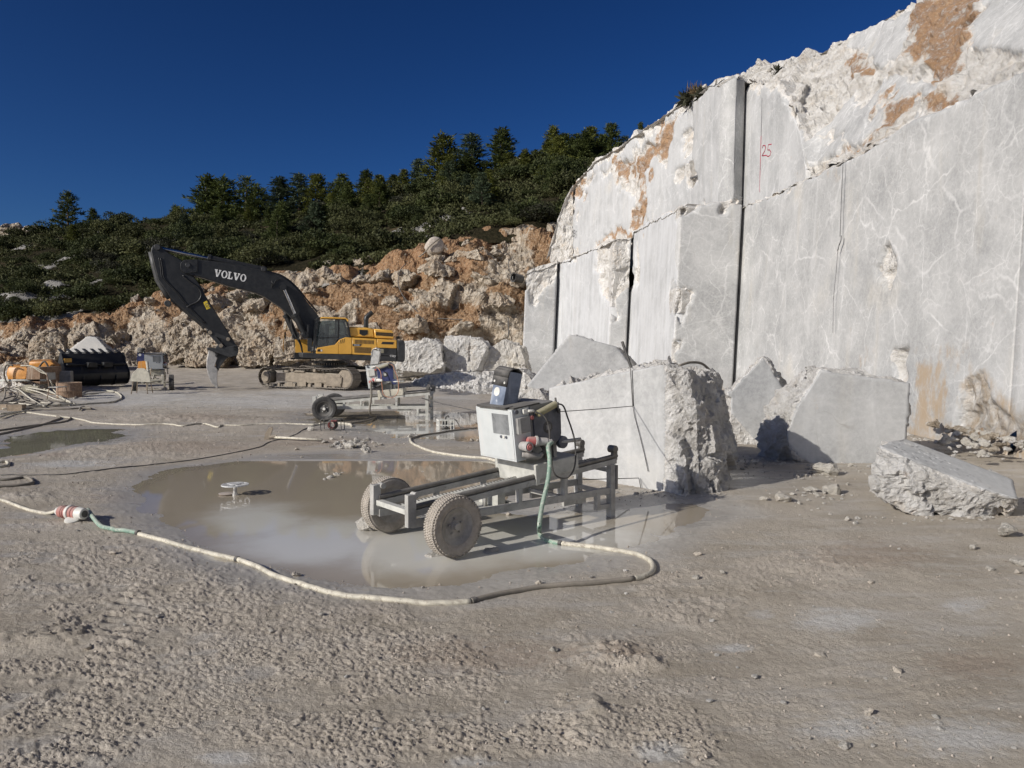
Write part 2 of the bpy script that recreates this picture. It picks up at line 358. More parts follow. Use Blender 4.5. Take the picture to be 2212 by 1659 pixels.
def water_mat(name, c1, c2):
    """silty water: clear film at the rim, opaque where it is deeper, a pale reflection mixed into its colour"""
    t = NT(name); p = t.pos(); n = t.noise(t.warp(p, .5, .8), .9, 8, .65); dep = t.attr('depth'); refl_tint = t.attr('refl_tint')
    c = t.mix(t.ss(t.ma('ADD', refl_tint, t.ma('MULTIPLY', t.ma('SUBTRACT', n, .5), .9)), .15, .85), c1, c2)
    nb = t.bump(t.noise(p, 3.0, 3, .5), .02, .01); dif = t.n('BsdfDiffuse', {'Color': c}); tr = t.n('BsdfTransparent', {'Color': (.93, .91, .88)})
    a = t.ss(t.ma('ADD', dep, t.ma('MULTIPLY', t.ma('SUBTRACT', n, .5), .5)), -.1, .7, .82, .98); m0 = t.n('MixShader', {0: a}); t.set(m0.inputs[1], tr.outputs[0]); t.set(m0.inputs[2], dif.outputs[0])
    g = t.n('BsdfGlossy', {'Color': (.95, .97, 1), 'Roughness': t.ss(t.noise(p, 1.3, 5), .4, .7, .02, .06), 'Normal': nb}); ge = t.n('NewGeometry'); cs = t.ma('ABSOLUTE', t.n('VectorMath', {0: nb, 1: ge.outputs['Incoming']}, operation='DOT_PRODUCT').outputs['Value']); fr = t.ma('ADD', .022, t.ma('MULTIPLY', .978, t.ma('POWER', t.ma('SUBTRACT', 1., cs), 5.)))
    mx = t.n('MixShader', {0: fr}); t.set(mx.inputs[1], m0.outputs[0]); t.set(mx.inputs[2], g.outputs[0]); t.set(t.out.inputs[0], mx.outputs[0]); return t.m
WATER = water_mat('murky slurry water', (.37, .32, .245), (.60, .585, .535))
POND = water_mat('greenish pond water', (.27, .255, .195), (.33, .31, .25))

def leaf_mat(name, a, b, sc=1.2):
    t = NT(name); p = t.pos(); n = t.noise(p, sc, 4, .6); rnd = t.n('ObjectInfo').outputs['Random']
    c = t.mix(t.ss(n, .3, .7), a, b); c = t.mix(t.ma('MULTIPLY', rnd, .6), c, tuple(x*.45 for x in a))
    m = t.done(c, .7, None, Specular_IOR_Level=.2)
    tr = t.n('BsdfTranslucent', {'Color': c}); mx = t.n('MixShader', {0: .2}); t.set(mx.inputs[1], t.b.outputs[0]); t.set(mx.inputs[2], tr.outputs[0]); t.set(t.out.inputs[0], mx.outputs[0]); return m
PINE = [leaf_mat('pine needles', (.045, .062, .02), (.13, .155, .045)), leaf_mat('bluish pine needles', (.05, .072, .042), (.12, .155, .085)), leaf_mat('yellowish pine needles', (.085, .10, .02), (.19, .20, .05))]
SHRUB = [leaf_mat('dark shrub leaves', (.026, .036, .013), (.085, .10, .032)), leaf_mat('olive shrub leaves', (.05, .058, .022), (.135, .14, .055)), leaf_mat('grey shrub leaves', (.035, .038, .022), (.07, .07, .045))]
BARK = painted('bark', (.10, .075, .055), .9, 0, bump=.6)

STEEL = painted('dusty grey steel paint', (.34, .335, .31), .5, .42, dcol=(.46, .44, .41), chips=(.20, .19, .17), streak=.4)
RAIL = painted('bare dark rail', (.13, .125, .115), .45, .35, metal=.4)
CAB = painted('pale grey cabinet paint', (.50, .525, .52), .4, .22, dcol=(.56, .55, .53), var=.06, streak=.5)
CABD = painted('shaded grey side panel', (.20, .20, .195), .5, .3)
DARK = painted('dusty dark plate', (.045, .055, .08), .45, .35, var=.3)
BLUE = painted('worn blue guard', (.10, .13, .19), .5, .5, dcol=(.44, .47, .52), chips=(.42, .45, .49), streak=.85, scale=5)
NAVY = painted('navy disc guard', (.018, .028, .11), .4, .2)
BEIGE = painted('beige carriage paint', (.50, .47, .38), .5, .35, dcol=(.52, .49, .43))
CREAM = painted('pale dusty carriage', (.44, .44, .40), .5, .45, dcol=(.53, .51, .47))
TYRE = painted('mud caked tyre', (.29, .26, .22), .85, .9, dcol=(.46, .41, .35), bump=.5, scale=9)
TYREB = painted('wet black tyre', (.014, .014, .014), .45, .35, dcol=(.30, .28, .26), scale=8)
RIMM = painted('dusty wheel rim', (.26, .245, .22), .6, .8, dcol=(.45, .42, .37), var=.4)
RUBBER = painted('black rubber', (.018, .018, .018), .6, .35)
BLACK = painted('black machine paint', (.012, .013, .014), .42, .16, dcol=(.14, .135, .125), var=.2)
CHROME = painted('polished rod', (.55, .55, .55), .18, .1, metal=1)
YELLOW = painted('machine yellow paint', (.74, .40, .065), .35, .08, dcol=(.58, .46, .28), var=.08, scale=3)
GRAPH = painted('graphite machine paint', (.028, .030, .032), .5, .2, dcol=(.18, .17, .16))
TRACK = painted('mud caked track steel', (.10, .085, .07), .6, .95, dcol=(.36, .32, .265), bump=.5)
TRACKD = painted('dirty undercarriage', (.20, .165, .125), .8, .8, dcol=(.37, .325, .26), bump=.5)
WORN = painted('worn bright steel', (.42, .41, .39), .4, .55, dcol=(.50, .48, .45), metal=.3, chips=(.16, .15, .14))
ORANGE = painted('orange tank paint', (.50, .21, .028), .45, .12, dcol=(.45, .36, .25), streak=.3)
RUST = painted('rusty drum', (.20, .115, .065), .8, .55, dcol=(.45, .37, .29), chips=(.42, .36, .30), streak=.7)
WOOD = painted('weathered wood', (.25, .19, .13), .85, .3)
WHITEP = painted('white plastic', (.62, .61, .56), .45, .25)
CREAMP = painted('cream plastic', (.60, .56, .42), .45, .2)
RED = painted('red plug plastic', (.36, .05, .05), .5, .55, dcol=(.48, .40, .36))
PINKR = painted('faded red plug', (.36, .12, .10), .6, .45, dcol=(.52, .45, .40))
HOSEW = painted('dirty pale hose', (.52, .49, .40), .6, .45, dcol=(.45, .41, .34), chips=(.30, .265, .21), scale=11, ct=.53, var=.35)
HOSEG = painted('green hose', (.13, .255, .19), .55, .6, dcol=(.45, .47, .40), chips=(.36, .40, .34), scale=10, ct=.52)
HOSED = painted('muddy dark hose', (.15, .135, .11), .7, .5, dcol=(.34, .30, .25))
CABLE = painted('black cable', (.02, .02, .02), .6, .4)
OCABLE = painted('orange cable', (.42, .17, .09), .6, .3)
WHITE = painted('white lettering', (.72, .72, .70), .5, .1)
REDP = painted('red spray paint', (.36, .03, .06), .8, .0)
BLACKP = painted('dark paint mark', (.10, .10, .10), .8, .0)
LABELY = painted('yellow warning sticker', (.70, .52, .03), .5, .1)
SEAT = painted('dark seat', (.03, .03, .035), .8, .1)
OLIVE = painted('olive grey cover', (.26, .245, .17), .7, .4)
def glass_mat(name, c, a):
    t = NT(name); g = t.n('BsdfGlossy', {'Color': (.9, .95, 1), 'Roughness': .04}); tr = t.n('BsdfTransparent', {'Color': c})
    fr = t.n('Fresnel', {'IOR': 1.5}); dif = t.n('BsdfDiffuse', {'Color': (.30, .31, .30)}); m0 = t.n('MixShader', {0: a}); t.set(m0.inputs[1], tr.outputs[0]); t.set(m0.inputs[2], dif.outputs[0])
    mx = t.n('MixShader', {0: fr}); t.set(mx.inputs[1], m0.outputs[0]); t.set(mx.inputs[2], g.outputs[0]); t.set(t.out.inputs[0], mx.outputs[0]); return t.m
GLASS = glass_mat('cab glass', (.62, .68, .70), .10)
# ---------------------------------------------------------------- ground
def wpoly(pts): return [tuple(gp(*p))[:2] for p in pts]
PUD = {'main': wpoly([(330,1062),(345,1035),(400,1014),(500,1000),(620,986),(760,981),(900,985),(1000,992),(1060,1005),(1075,1040),(1050,1075),(1030,1108),(1150,1118),(1300,1106),(1420,1092),(1500,1080),(1545,1098),(1440,1128),(1390,1150),(1330,1178),(1240,1200),(1150,1214),(1080,1230),(1000,1244),(900,1254),(780,1252),(650,1232),(560,1202),(470,1172),(400,1132),(350,1095)]),
       'cart': wpoly([(690,893),(870,888),(1037,894),(1090,915),(1060,945),(980,947),(907,944),(835,938),(789,922),(794,914),(690,911)]),
       'far': wpoly([(955,836),(1040,833),(1060,848),(1000,851)]),
       'pond': wpoly([(-120,975),(20,966),(68,942),(142,932),(217,929),(222,942),(170,956),(100,968),(0,985)])}
WL = {'main': -.024, 'cart': -.022, 'far': -.022, 'pond': -.022}
def blobs(vx, vy, L):
    r = np.zeros(len(vx))
    for cx, cy, rx, ry in L: r = np.maximum(r, np.exp(-(((vx-cx)/rx)**2+((vy-cy)/ry)**2)))
    return r
def rise(x, y): return .47*sstep(42, 60, y)*sstep(3, -6, x)
def ground_at(P):
    """P (N,2) -> z and the masks of the mud"""
    x, y = P[:, 0], P[:, 1]
    vx, vy = projn(np.stack([x, np.maximum(y, .8), 0*x], -1))
    near = y > .8
    m1 = fbm(P, .55, 4, 3); m2 = fbm(P, 1.7, 4, 9)
    clod = sstep(-.10, .42, m1*.7+m2*.75+.02)
    rough_zone = blobs(vx, vy, [(60,1500,330,190),(250,1290,420,150),(1330,1420,130,50),(1260,1560,190,80),(750,1420,380,110),(900,1600,420,60),(1500,1300,160,70),(430,905,240,16),(240,975,330,20),(1750,1230,200,60),(1440,1620,150,70)])*near
    smooth_zone = blobs(vx, vy, [(1800,1340,260,75),(2060,1580,300,120),(2100,1420,260,90),(1750,1150,330,60),(600,1490,120,50),(480,1650,130,40),(1100,1290,200,30),(420,1110,110,60)])*near
    clod = sstep(.0, .24, fbm(P, 4.6, 4, 12, .6)*1.0 + m1*.4 + .30*rough_zone - .30*smooth_zone - .03)*np.clip(.55+.6*rough_zone-.3*smooth_zone, .15, 1)
    big = rough_zone*sstep(-.1, .3, m2)
    far = sstep(16, 34, y)
    z = fbm(P, .22, 3, 21)*.05 + fbm(P, 1.1, 3, 27)*.014
    amp = np.where(y < 45, 1, .0)
    b1 = np.abs(fbm(P, 5.5, 2, 31)); b2 = np.abs(fbm(P, 13, 2, 37)); fac, edge = facet(P*np.array([1, 1.0]), 17, 5)
    z = z + amp*big*(.012*(b1-.2)+.010*(b2-.2)+.010*fac*sstep(.0, .25, edge)) + amp*clod*(.007*(1-np.abs(vnoise(P*38, 41)))**2+.009*(1-np.abs(vnoise(P*66, 43)))**2+.007*vnoise(P*110, 47)) + amp*(.0035*fbm(P, 16, 2, 49)+.0025*vnoise(P*60, 45))
    lump = blobs(vx, vy, [(1320,1415,85,26),(1280,1560,60,50),(1380,1440,60,16),(80,1390,150,20),(1265,1590,40,20),(420,905,130,8),(60,1075,60,12)])*near
    z = z + lump*(.035+.05*np.abs(fbm(P, 7, 3, 51)))
    # tyre tread left of the camera: lugs in two bands
    q = (x+2.55)*.93+(y-4.3)*.36; t = -(x+2.55)*.36+(y-4.3)*.93
    band = sstep(.34, .24, np.abs(q))+sstep(.28, .2, np.abs(q+.95)); lug = np.sin((t+np.abs(q)*.7)*2*np.pi/.15+1.5*m2)
    tread = np.clip(band, 0, 1)*sstep(-1.4, -.9, t)*sstep(2.6, 1.4, t)*sstep(-.35, .25, m2+.15)
    z = z + tread*.005*np.clip(lug*1.5, -1, 1)*(.4+b1*2)
    # drag marks curving over the right foreground
    rr = np.hypot(x-6.5, y+9.5); str_ = sstep(.15, .5, fbm(np.stack([rr*3.2, np.arctan2(y+9.5, x-6.5)*2.2], -1), 1, 4, 61))*blobs(vx, vy, [(1900,1480,420,170),(1700,1250,300,80)])*near
    z = z + str_*.010*fbm(np.stack([rr*14, np.arctan2(y+9.5, x-6.5)*9], -1), 1, 3, 67)
    z = z + far*.05*fbm(P, .9, 4, 71) + rise(x, y)
    wet = np.zeros(len(x))
    for k, poly in PUD.items():
        xs = [p[0] for p in poly]; ys = [p[1] for p in poly]
        m = (x > min(xs)-3) & (x < max(xs)+3) & (y > min(ys)-3) & (y < max(ys)+3)
        if not m.any(): continue
        sd = polydist(x[m], y[m], poly)*np.where(y[m] > 15, .6, 1.)
        sd = sd + .2*fbm(P[m], 1.6, 4, 81)*np.where(y[m] > 15, 1, .8)
        f = sstep(-.75, .6, sd)
        zz = np.where(sd < -.1, np.maximum(z[m], -.012), z[m])
        z[m] = zz*(1-f) + f*(-.062+.012*m2[m])
        wet[m] = np.maximum(wet[m], sstep(-1.3, .1, sd)); clod[m] *= 1-.8*sstep(-.45, .1, sd)
    wet = np.maximum(wet, .75*blobs(vx, vy, [(1620,1040,150,38),(1400,1120,120,40),(960,870,160,16)])*near)
    pale = blobs(vx, vy, [(1790,1345,150,42),(2085,1312,75,26),(2080,1600,230,75),(1830,1570,140,45),(490,1645,75,24),(1590,1402,55,16),(1150,1095,190,22),(560,868,330,26),(150,1005,130,14),(1010,1650,90,20),(1430,1630,90,40),(700,850,300,12),(980,860,80,8),(300,860,300,30),(900,935,200,22),(1640,1330,60,18)])*near
    brown = blobs(vx, vy, [(440,903,150,13),(300,1075,180,20),(420,965,260,22),(760,830,160,8),(250,795,300,8),(2100,1440,170,45),(1050,1420,330,55),(1880,1200,220,50),(650,955,160,12),(1350,1420,100,30),(120,985,60,8)])*near
    return z, dict(wet=wet, clod=clod, pale=pale, brown=brown, tread=tread)
def gz(x, y): return float(ground_at(np.array([[x, y]], float))[0][0])
def gzs(P): return ground_at(np.asarray(P, float))[0]
def on_ground(vx, vy):
    p = gp(vx, vy); z = gz(p.x, p.y); p = gp(vx, vy, z); return Vector((p.x, p.y, gz(p.x, p.y)))

def build_ground():
    d = 1.5; Ys = []
    while d < 66: Ys.append(d); d += min(.2, max(.0088, .00062*d*d))
    Ys = [-6, -3, -1, 0, .6, 1.05] + Ys + [70, 80, 120, 400, 3000]
    T = np.concatenate([-np.geomspace(5, .76, 90)[:-1], np.linspace(-.76, .76, 660), np.geomspace(.76, 5, 90)[1:]])
    Y = np.repeat(np.array(Ys), len(T)); T2 = np.tile(T, len(Ys)); X = T2*np.maximum(Y, 2.5 - .0*Y)
    P = np.stack([X, Y], -1); z, a = ground_at(P); z = np.where((Y > 69), .3*0-.2, z)
    nu, nv = len(Ys), len(T)
    f = gridfaces(nu, nv)[:, ::-1]
    o = link('ground', npmesh('ground', np.column_stack([P, z]), f, True, a), MUD); return tag(o, kind='structure')
build_ground()
for k, poly in PUD.items():
    xs = [p[0] for p in poly]; ys = [p[1] for p in poly]; r = .07 if k == 'main' else .2
    gx = np.arange(min(xs)-.5, max(xs)+.5, r); gy = np.arange(min(ys)-.5, max(ys)+.5, r*1.5); X, Y = [a.ravel() for a in np.meshgrid(gx, gy, indexing='ij')]
    Pw = np.stack([X, Y], -1); sd = polydist(X, Y, poly); dep = sstep(-.40, .45, sd + .22*fbm(Pw, 1.6, 4, 81)); vx, vy = projn(np.stack([X, Y, 0*X], -1))
    refl_tint = blobs(vx, vy, [(680,1165,190,55),(900,1180,220,60),(1150,1160,260,50),(560,1120,120,40),(900,930,300,14)]); f = gridfaces(len(gx), len(gy)); f = f[(sd[f] > -.7).all(1)]  # bright reflection of sky and marble painted into the silty water's colour
    u = np.unique(f); m_ = np.zeros(len(X), int); m_[u] = np.arange(len(u))
    tag(link('water', npmesh('water', np.column_stack([X, Y, np.full(len(X), WL[k])])[u], m_[f], True, dict(depth=dep[u], refl_tint=refl_tint[u])), POND if k == 'pond' else WATER), kind='structure')

# ---------------------------------------------------------------- the marble wall
ZP1 = lambda *L: [Z1(*p) for p in L]
ZP3 = lambda *L: [Z3(*p) for p in L]
ROUGH = [ZP1((330,740),(520,640),(600,560),(640,500),(625,600),(560,700),(505,790),(490,900),(450,900),(440,800),(400,840),(350,780)), ZP3((110,750),(340,690),(338,800),(280,860),(225,900),(200,960),(120,1015)), ZP3((608,560),(885,535),(885,770),(862,880),(800,900),(750,960),(735,1080),(708,1110),(700,990),(650,940),(635,700)),
         ZP3((1100,372),(1400,310),(1340,370),(1250,405),(1215,435),(1175,370)), ZP3((1146,880),(1300,905),(1275,960),(1210,1090),(1165,1130),(1150,980)), ZP3((1148,1270),(1245,1275),(1215,1330),(1160,1410),(1144,1410)),
         ZP3((1510,190),(1550,200),(1545,330),(1500,330)), ZP3((1180,60),(1260,20),(1300,130),(1180,165)), ZP3((0,300),(470,150),(470,700),(250,720),(0,760)),
         ZP3((380,180),(700,60),(790,180),(690,110),(600,90),(540,240),(470,280)), ZP3((780,170),(830,50),(960,-60),(1000,40),(950,120),(935,440),(910,470),(866,440),(862,250)),
         ZP1((690,600),(715,600),(705,660),(665,690)), ZP1((620,520),(700,440),(710,470),(640,560),(600,740),(590,780),(560,740)), [(2085,830),(2120,800),(2140,860),(2190,900),(2230,960),(2060,1010),(2060,930)],
         ZP1((1575,1130),(1600,1110),(1630,1180),(1600,1300),(1572,1230)), ZP1((1150,870),(1170,860),(1160,900),(1140,900)), [(1930,770),(1955,760),(1950,810),(1935,815)]]
EARTHM = [ZP1((425,730),(520,640),(600,560),(640,500),(625,600),(560,700),(505,790),(470,830),(440,790)), ZP1((340,740),(440,690),(420,760),(400,830),(370,800)), ZP3((470,150),(560,160),(540,250),(470,275)), ZP3((925,60),(985,-80),(1010,-30),(975,90),(950,300),(935,440),(880,450),(866,380),(930,200)), ZP1((520,640),(600,560),(660,500),(650,520),(610,680),(560,720),(520,730)), ZP1((560,590),(650,490),(640,560),(560,740),(490,740)),
          ZP3((620,556),(740,505),(915,470),(905,500),(870,540))]
STAINM = [([(1965,790),(2030,770),(2050,870),(2030,950),(1985,960),(1960,900)], 1.), ([(1940,760),(2100,720),(2120,800),(2060,830)], .6), ([(2060,820),(2130,780),(2212,860),(2230,990),(2050,1010)], .8), ([(1850,760),(1900,750),(1890,800),(1840,810)], .7), (ZP1((1340,760),(1400,700),(1400,800),(1340,860)), .75), (ZP1((1040,870),(1330,710),(1340,740),(1080,880)), .55),
          ([(1570,820),(1620,790),(1640,860),(1560,870)], .6), (ZP3((610,570),(885,540),(885,700),(800,800),(700,700)), .55)]
SLOPE_SMOOTH = [ZP1((1290,590),(1430,465),(1600,370),(1880,365),(1830,400),(1720,450),(1560,510),(1520,600),(1400,670),(1340,600)), ZP1((1420,180),(1440,150),(1680,40),(1700,190),(1660,290),(1600,300),(1500,260),(1430,215)), ZP1((2040,60),(2090,-80),(2300,-80),(2300,260),(2130,250),(2040,215),(1975,190),(2000,120)), ZP1((1190,640),(1290,590),(1400,680),(1330,720),(1180,770),(1050,850),(1060,760)), ZP1((1800,470),(1840,470),(1760,520),(1640,560))]
SLOPE_EARTH = [ZP1((1690,40),(1860,-30),(2085,-30),(2030,60),(1990,170),(1930,220),(1900,340),(1840,360),(1740,330),(1720,240),(1710,180)), ZP1((1440,290),(1500,270),(1540,310),(1480,370),(1450,350)), ZP1((1530,500),(1600,440),(1760,420),(1900,400),(1960,400),(1850,450),(1760,440),(1690,450),(1560,600),(1530,610)), ZP1((1330,720),(1530,600),(1540,625),(1400,700),(1340,750)), ZP1((1740,440),(1950,390),(1890,430),(1790,480))]
def pmask(vx, vy, polys, w, jit, P, freq=1.1, seed=5):
    n1 = fbm(P, freq, 4, seed)*jit; n2 = fbm(P, freq, 4, seed+50)*jit; r = np.zeros(len(vx))
    for poly in polys:
        k = 1.
        if isinstance(poly, tuple): poly, k = poly
        r = np.maximum(r, k*sstep(-w, w, polydist(vx+n1, vy+n2, poly)))
    return r
quarry = tag(bpy.data.objects.new('quarry_wall', None), kind='structure'); col.objects.link(quarry)
def panel(name, stations, res=.11, slope=False, edge=.25, allrough=0., back=(.8, 1.2, 0), seed=1, amp=1., label=None, topjit=.2, closed=True, tone=0.):
    """stations: (bottom xyz, top xyz), left to right"""
    B = np.array([s[0] for s in stations], float); T = np.array([s[1] for s in stations], float)
    L = np.concatenate([[0], np.cumsum(np.maximum(np.linalg.norm(np.diff(B, axis=0), axis=1), np.linalg.norm(np.diff(T, axis=0), axis=1)*.999))])
    s = np.unique(np.concatenate([np.linspace(a, b, max(2, int((b-a)/res)+1)) for a, b in zip(L, L[1:])])); nu = len(s)
    hv = max(np.linalg.norm(T-B, axis=1)); nv = max(3, int(hv/res)); t = np.linspace(0, 1, nv)
    b = interp(L, B, s); tp = interp(L, T, s)
    tp[:, 2] += topjit*fbm(np.stack([s, s*0+seed], -1), .6, 4, seed)
    P = (b[:, None, :]*(1-t)[None, :, None] + tp[:, None, :]*t[None, :, None]).reshape(-1, 3); tt = np.tile(t, nu); ss = np.repeat(s, nv)
    N = gridnormals(P, nu, nv); vx, vy = projn(P)
    n0 = fbm(P, 2., 4, seed+7)
    if slope:
        rough = 1-pmask(vx, vy, SLOPE_SMOOTH, 7, 34, P); earth = pmask(vx, vy, SLOPE_EARTH, 10, 50, P); rough = np.maximum(rough, earth)
    else:
        rough = np.maximum(pmask(vx, vy, ROUGH, 6, 26, P), allrough); earth = pmask(vx, vy, EARTHM, 6, 26, P)
        rough = np.maximum(rough, earth*.9)
        chip = sstep(edge, 0, (1-tt)*hv+n0*edge*.9) if edge else 0
        rough = np.maximum(rough, chip)
    stain = np.maximum(pmask(vx, vy, STAINM, 22, 30, P), .9*sstep(1.1, .0, P[:, 2]+n0*.4)*(P[:, 1] < 34)) if not slope else rough*0
    tint = sstep(.2, 1., fbm(P, .25, 3, 77)+.25*sstep(3, 0, P[:, 2]))
    f1, e1 = facet(P*np.array([1, 1, .8]), .75, seed+11); f2, e2 = facet(P, 2.3, seed+23)
    sharp = fbm(P, 1.4, 5, seed+31, ridge=True)
    d = rough*amp*(.24*f1+.13*f2+.09*sharp-.10) + (1-rough)*(.012*fbm(P, .5, 3, 3)) - .10*sstep(.2, .8, rough)*(0 if slope else 1)
    d += earth*.10*fbm(P, 3, 4, 5)
    # the saw cut leaves very faint steps, and hairline cracks open here and there
    if not slope: d += (1-rough)*.02*sstep(.72, .8, fbm(P, .8, 4, 91))
    D = d.reshape(nu, nv)
    for _ in range(1): D = (np.pad(D, 1, 'edge')[:-2, 1:-1]+np.pad(D, 1, 'edge')[2:, 1:-1]+np.pad(D, 1, 'edge')[1:-1, :-2]+np.pad(D, 1, 'edge')[1:-1, 2:]+2*D)/6
    f3, e3 = facet(P, 4.5, seed+41)
    d = np.where(rough > .02, D.ravel(), d) + rough*(.055*f3+.03*fbm(P, 7, 2, seed+43))
    P2 = P + N*(d*1.)[:, None]
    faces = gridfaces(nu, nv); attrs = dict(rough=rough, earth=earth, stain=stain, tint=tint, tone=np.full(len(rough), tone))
    if closed:
        idx = np.arange(nu*nv).reshape(nu, nv); ring = np.concatenate([idx[:, 0], idx[-1, 1:], idx[::-1, -1][1:], idx[0, ::-1][1:]])
        rb = P2[ring]+np.array(back); n = len(P2); k = np.arange(len(ring)-1)
        faces = np.concatenate([faces, np.stack([ring[k], n+k, n+k+1, ring[k+1]], -1)]); P2 = np.concatenate([P2, rb])
        attrs = {a: np.concatenate([v, v[ring]]) for a, v in attrs.items()}
    o = link(name, npmesh(name, P2, faces, attrs['rough'][faces].mean(1) < .4, attrs), MARBLE, quarry)
    if label: o['label'] = label
    # crisp saw-cut corners
    return o
def wallst(pts, zb=-.5, batter=(.04, .004)):
    return [((x, y, zb), (x+batter[0]*(zt-zb), y+batter[1]*(zt-zb), zt)) for x, y, zt in pts]
panel('cut_face', wallst([(8.83,31,7.5),(8.85,23,7.2),(8.9,16,7.1),(8.9,13.6,6.87)]), .075, seed=1, edge=.12, label='broad grey marble face with white veins right of the tall saw slot')
panel('cut_face', wallst([(8.9,13.6,6.87),(9.0,4,6.8),(9.2,-7,6.8)]), .3, seed=2, edge=.15, label='near end of the broad grey marble face')
panel('cut_face', wallst([(6.3,30,7.5),(8.69,30,7.45)]), .07, seed=3, edge=.06, back=(0, 1.2, 0), label='shaded grey marble face with a chipped upper corner')
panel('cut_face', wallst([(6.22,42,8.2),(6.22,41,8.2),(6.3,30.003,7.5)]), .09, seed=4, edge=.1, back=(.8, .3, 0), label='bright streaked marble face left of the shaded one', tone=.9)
panel('cut_face', wallst([(5.12,41,7.7),(6.07,41,7.75)]), .09, seed=5, edge=.15, back=(0, 1.2, 0), label='narrow marble face broken pink and cream at its top')
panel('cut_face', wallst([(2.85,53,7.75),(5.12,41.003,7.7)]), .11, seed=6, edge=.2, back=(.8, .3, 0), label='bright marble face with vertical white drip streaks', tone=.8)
panel('cut_face', wallst([(1.3,58,6.7),(.65,52,6.9),(2.75,52,7.75)]), .11, seed=7, edge=.2, back=(.2, 1.2, 0), label='leftmost marble face with a broken white top')
LT = [(1.3,57,6.6),(.95,52,6.8),(3.0,52.1,7.6),(3.1,53,7.6),(5.4,41.1,7.6),(6.35,41.1,7.65),(6.5,41,8.05),(6.6,30.1,7.4),(9.0,30.1,7.35),(9.15,30,7.4),(9.17,23,7.1),(9.2,14,6.8),(9.4,-7,6.7)]
UT = [(2.6,61.5,7.6),(2.9,61.2,7.8),(3.6,60.5,7.8),(4.8,60.2,7.8),(7.0,49.2,8.2),(7.62,46.6,8.5),(8.1,45,8.1),(9.15,38.8,7.6),(9.3,31.6,7.5),(9.75,31,7.5),(9.6,22,7.35),(9.6,14,7.1),(9.8,-7,7.1)]
panel('ledge', list(zip(LT, UT)), .16, slope=True, seed=8, amp=.5, closed=False, topjit=0)
panel('cut_face', [((2.4,61.3,6.4),(2.62,61.2,8.9)), ((3.7,60.4,7),(3.75,60.4,12.4)), ((4.1,60.2,7.2),(4.1,60.2,13.4)), ((4.75,60,7.4),(4.75,60,14.5))], .13, seed=9, allrough=1., back=(.5, 2, 0), label='rough white rock end of the upper bench')
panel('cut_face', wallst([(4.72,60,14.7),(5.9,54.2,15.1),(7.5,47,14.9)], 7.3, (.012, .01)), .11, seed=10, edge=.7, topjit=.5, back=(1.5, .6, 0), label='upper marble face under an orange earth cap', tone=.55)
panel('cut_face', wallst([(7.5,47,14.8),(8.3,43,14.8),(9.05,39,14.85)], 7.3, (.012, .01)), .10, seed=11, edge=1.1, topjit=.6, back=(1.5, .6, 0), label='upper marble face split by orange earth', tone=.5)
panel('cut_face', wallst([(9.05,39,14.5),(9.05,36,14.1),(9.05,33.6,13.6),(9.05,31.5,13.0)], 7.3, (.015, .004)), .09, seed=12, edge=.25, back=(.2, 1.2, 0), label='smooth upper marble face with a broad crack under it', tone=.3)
panel('cut_face', wallst([(9.052,31.5,13.0),(9.54,31.92,12.9)], 7.3, (.015, .004)), .09, seed=13, edge=.15, back=(-.3, 1.2, 0), label='narrow shaded side of the upper marble block')
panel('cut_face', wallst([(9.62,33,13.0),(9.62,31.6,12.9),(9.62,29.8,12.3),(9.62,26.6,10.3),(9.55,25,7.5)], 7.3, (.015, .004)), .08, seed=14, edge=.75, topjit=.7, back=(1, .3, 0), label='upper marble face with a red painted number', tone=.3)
panel('broken_slope', [((9.7,32.6,12.9),(10.0,34.5,13.9)), ((9.72,31.6,12.8),(10.4,32.6,13.9)), ((9.72,29.8,12.1),(10.95,30.8,13.45)), ((9.68,26.6,10.1),(11.5,28.8,13.05)), ((9.55,24.5,7.35),(12,27.2,12.9)), ((9.5,21,7.3),(12.3,25,12.75)), ((9.5,17,7.2),(12.4,22.7,12.35)), ((9.5,13.6,7.1),(12.8,18.9,12)), ((9.6,8,7),(13,10,12))], .085, slope=True, seed=15, amp=1.15, closed=False)
TOPS = [(2.62,61.2,8.9),(3.75,60.4,12.4),(4.1,60.2,13.4),(4.75,60,14.5),(5.9,54.2,15.1),(7.5,47,14.85),(8.3,43,14.8),(9.1,39,14.6),(9.1,36,14.1),(9.1,33.6,13.6),(9.2,31.7,13.0),(9.9,33,13.3),(10.4,32.6,13.9),(10.95,30.8,13.45),(11.5,28.8,13.05),(12,27.2,12.9),(12.3,25,12.75),(12.4,22.7,12.35),(12.8,18.9,12),(13,10,12)]
panel('broken_cap', [((x, y, z-.12), (x+7+i*.3, y+7-i*.2, z+.5)) for i, (x, y, z) in enumerate(TOPS)], .25, slope=True, seed=16, amp=.5, closed=False, topjit=0)
# painted marks and saw lines on the wall
def text_mesh(name, s, size, m, parent, loc, xdir, zdir, depth=.004, label=None, sx=1., shear=0):
    cu = bpy.data.curves.new(name, 'FONT'); cu.body = s; cu.size = size; cu.extrude = depth; cu.resolution_u = 3; cu.shear = shear
    tmp = bpy.data.objects.new(name, cu); col.objects.link(tmp)
    me = bpy.data.meshes.new_from_object(tmp.evaluated_get(bpy.context.evaluated_depsgraph_get())); bpy.data.objects.remove(tmp)
    x = Vector(xdir).normalized(); z = Vector(zdir).normalized(); y = z.cross(x)
    Mx = Matrix.Identity(4)
    for i, v in enumerate((x*sx, z, x.cross(z))):
        for r in range(3): Mx[r][i] = v[r]
    me.transform(Mx); o = link(name, me, m, parent); o.location = loc
    if label: o['label'] = label
    return o
PU1 = Vector((9.66, 30, 9)); NU1 = Vector((-1, 0, .015)).normalized()
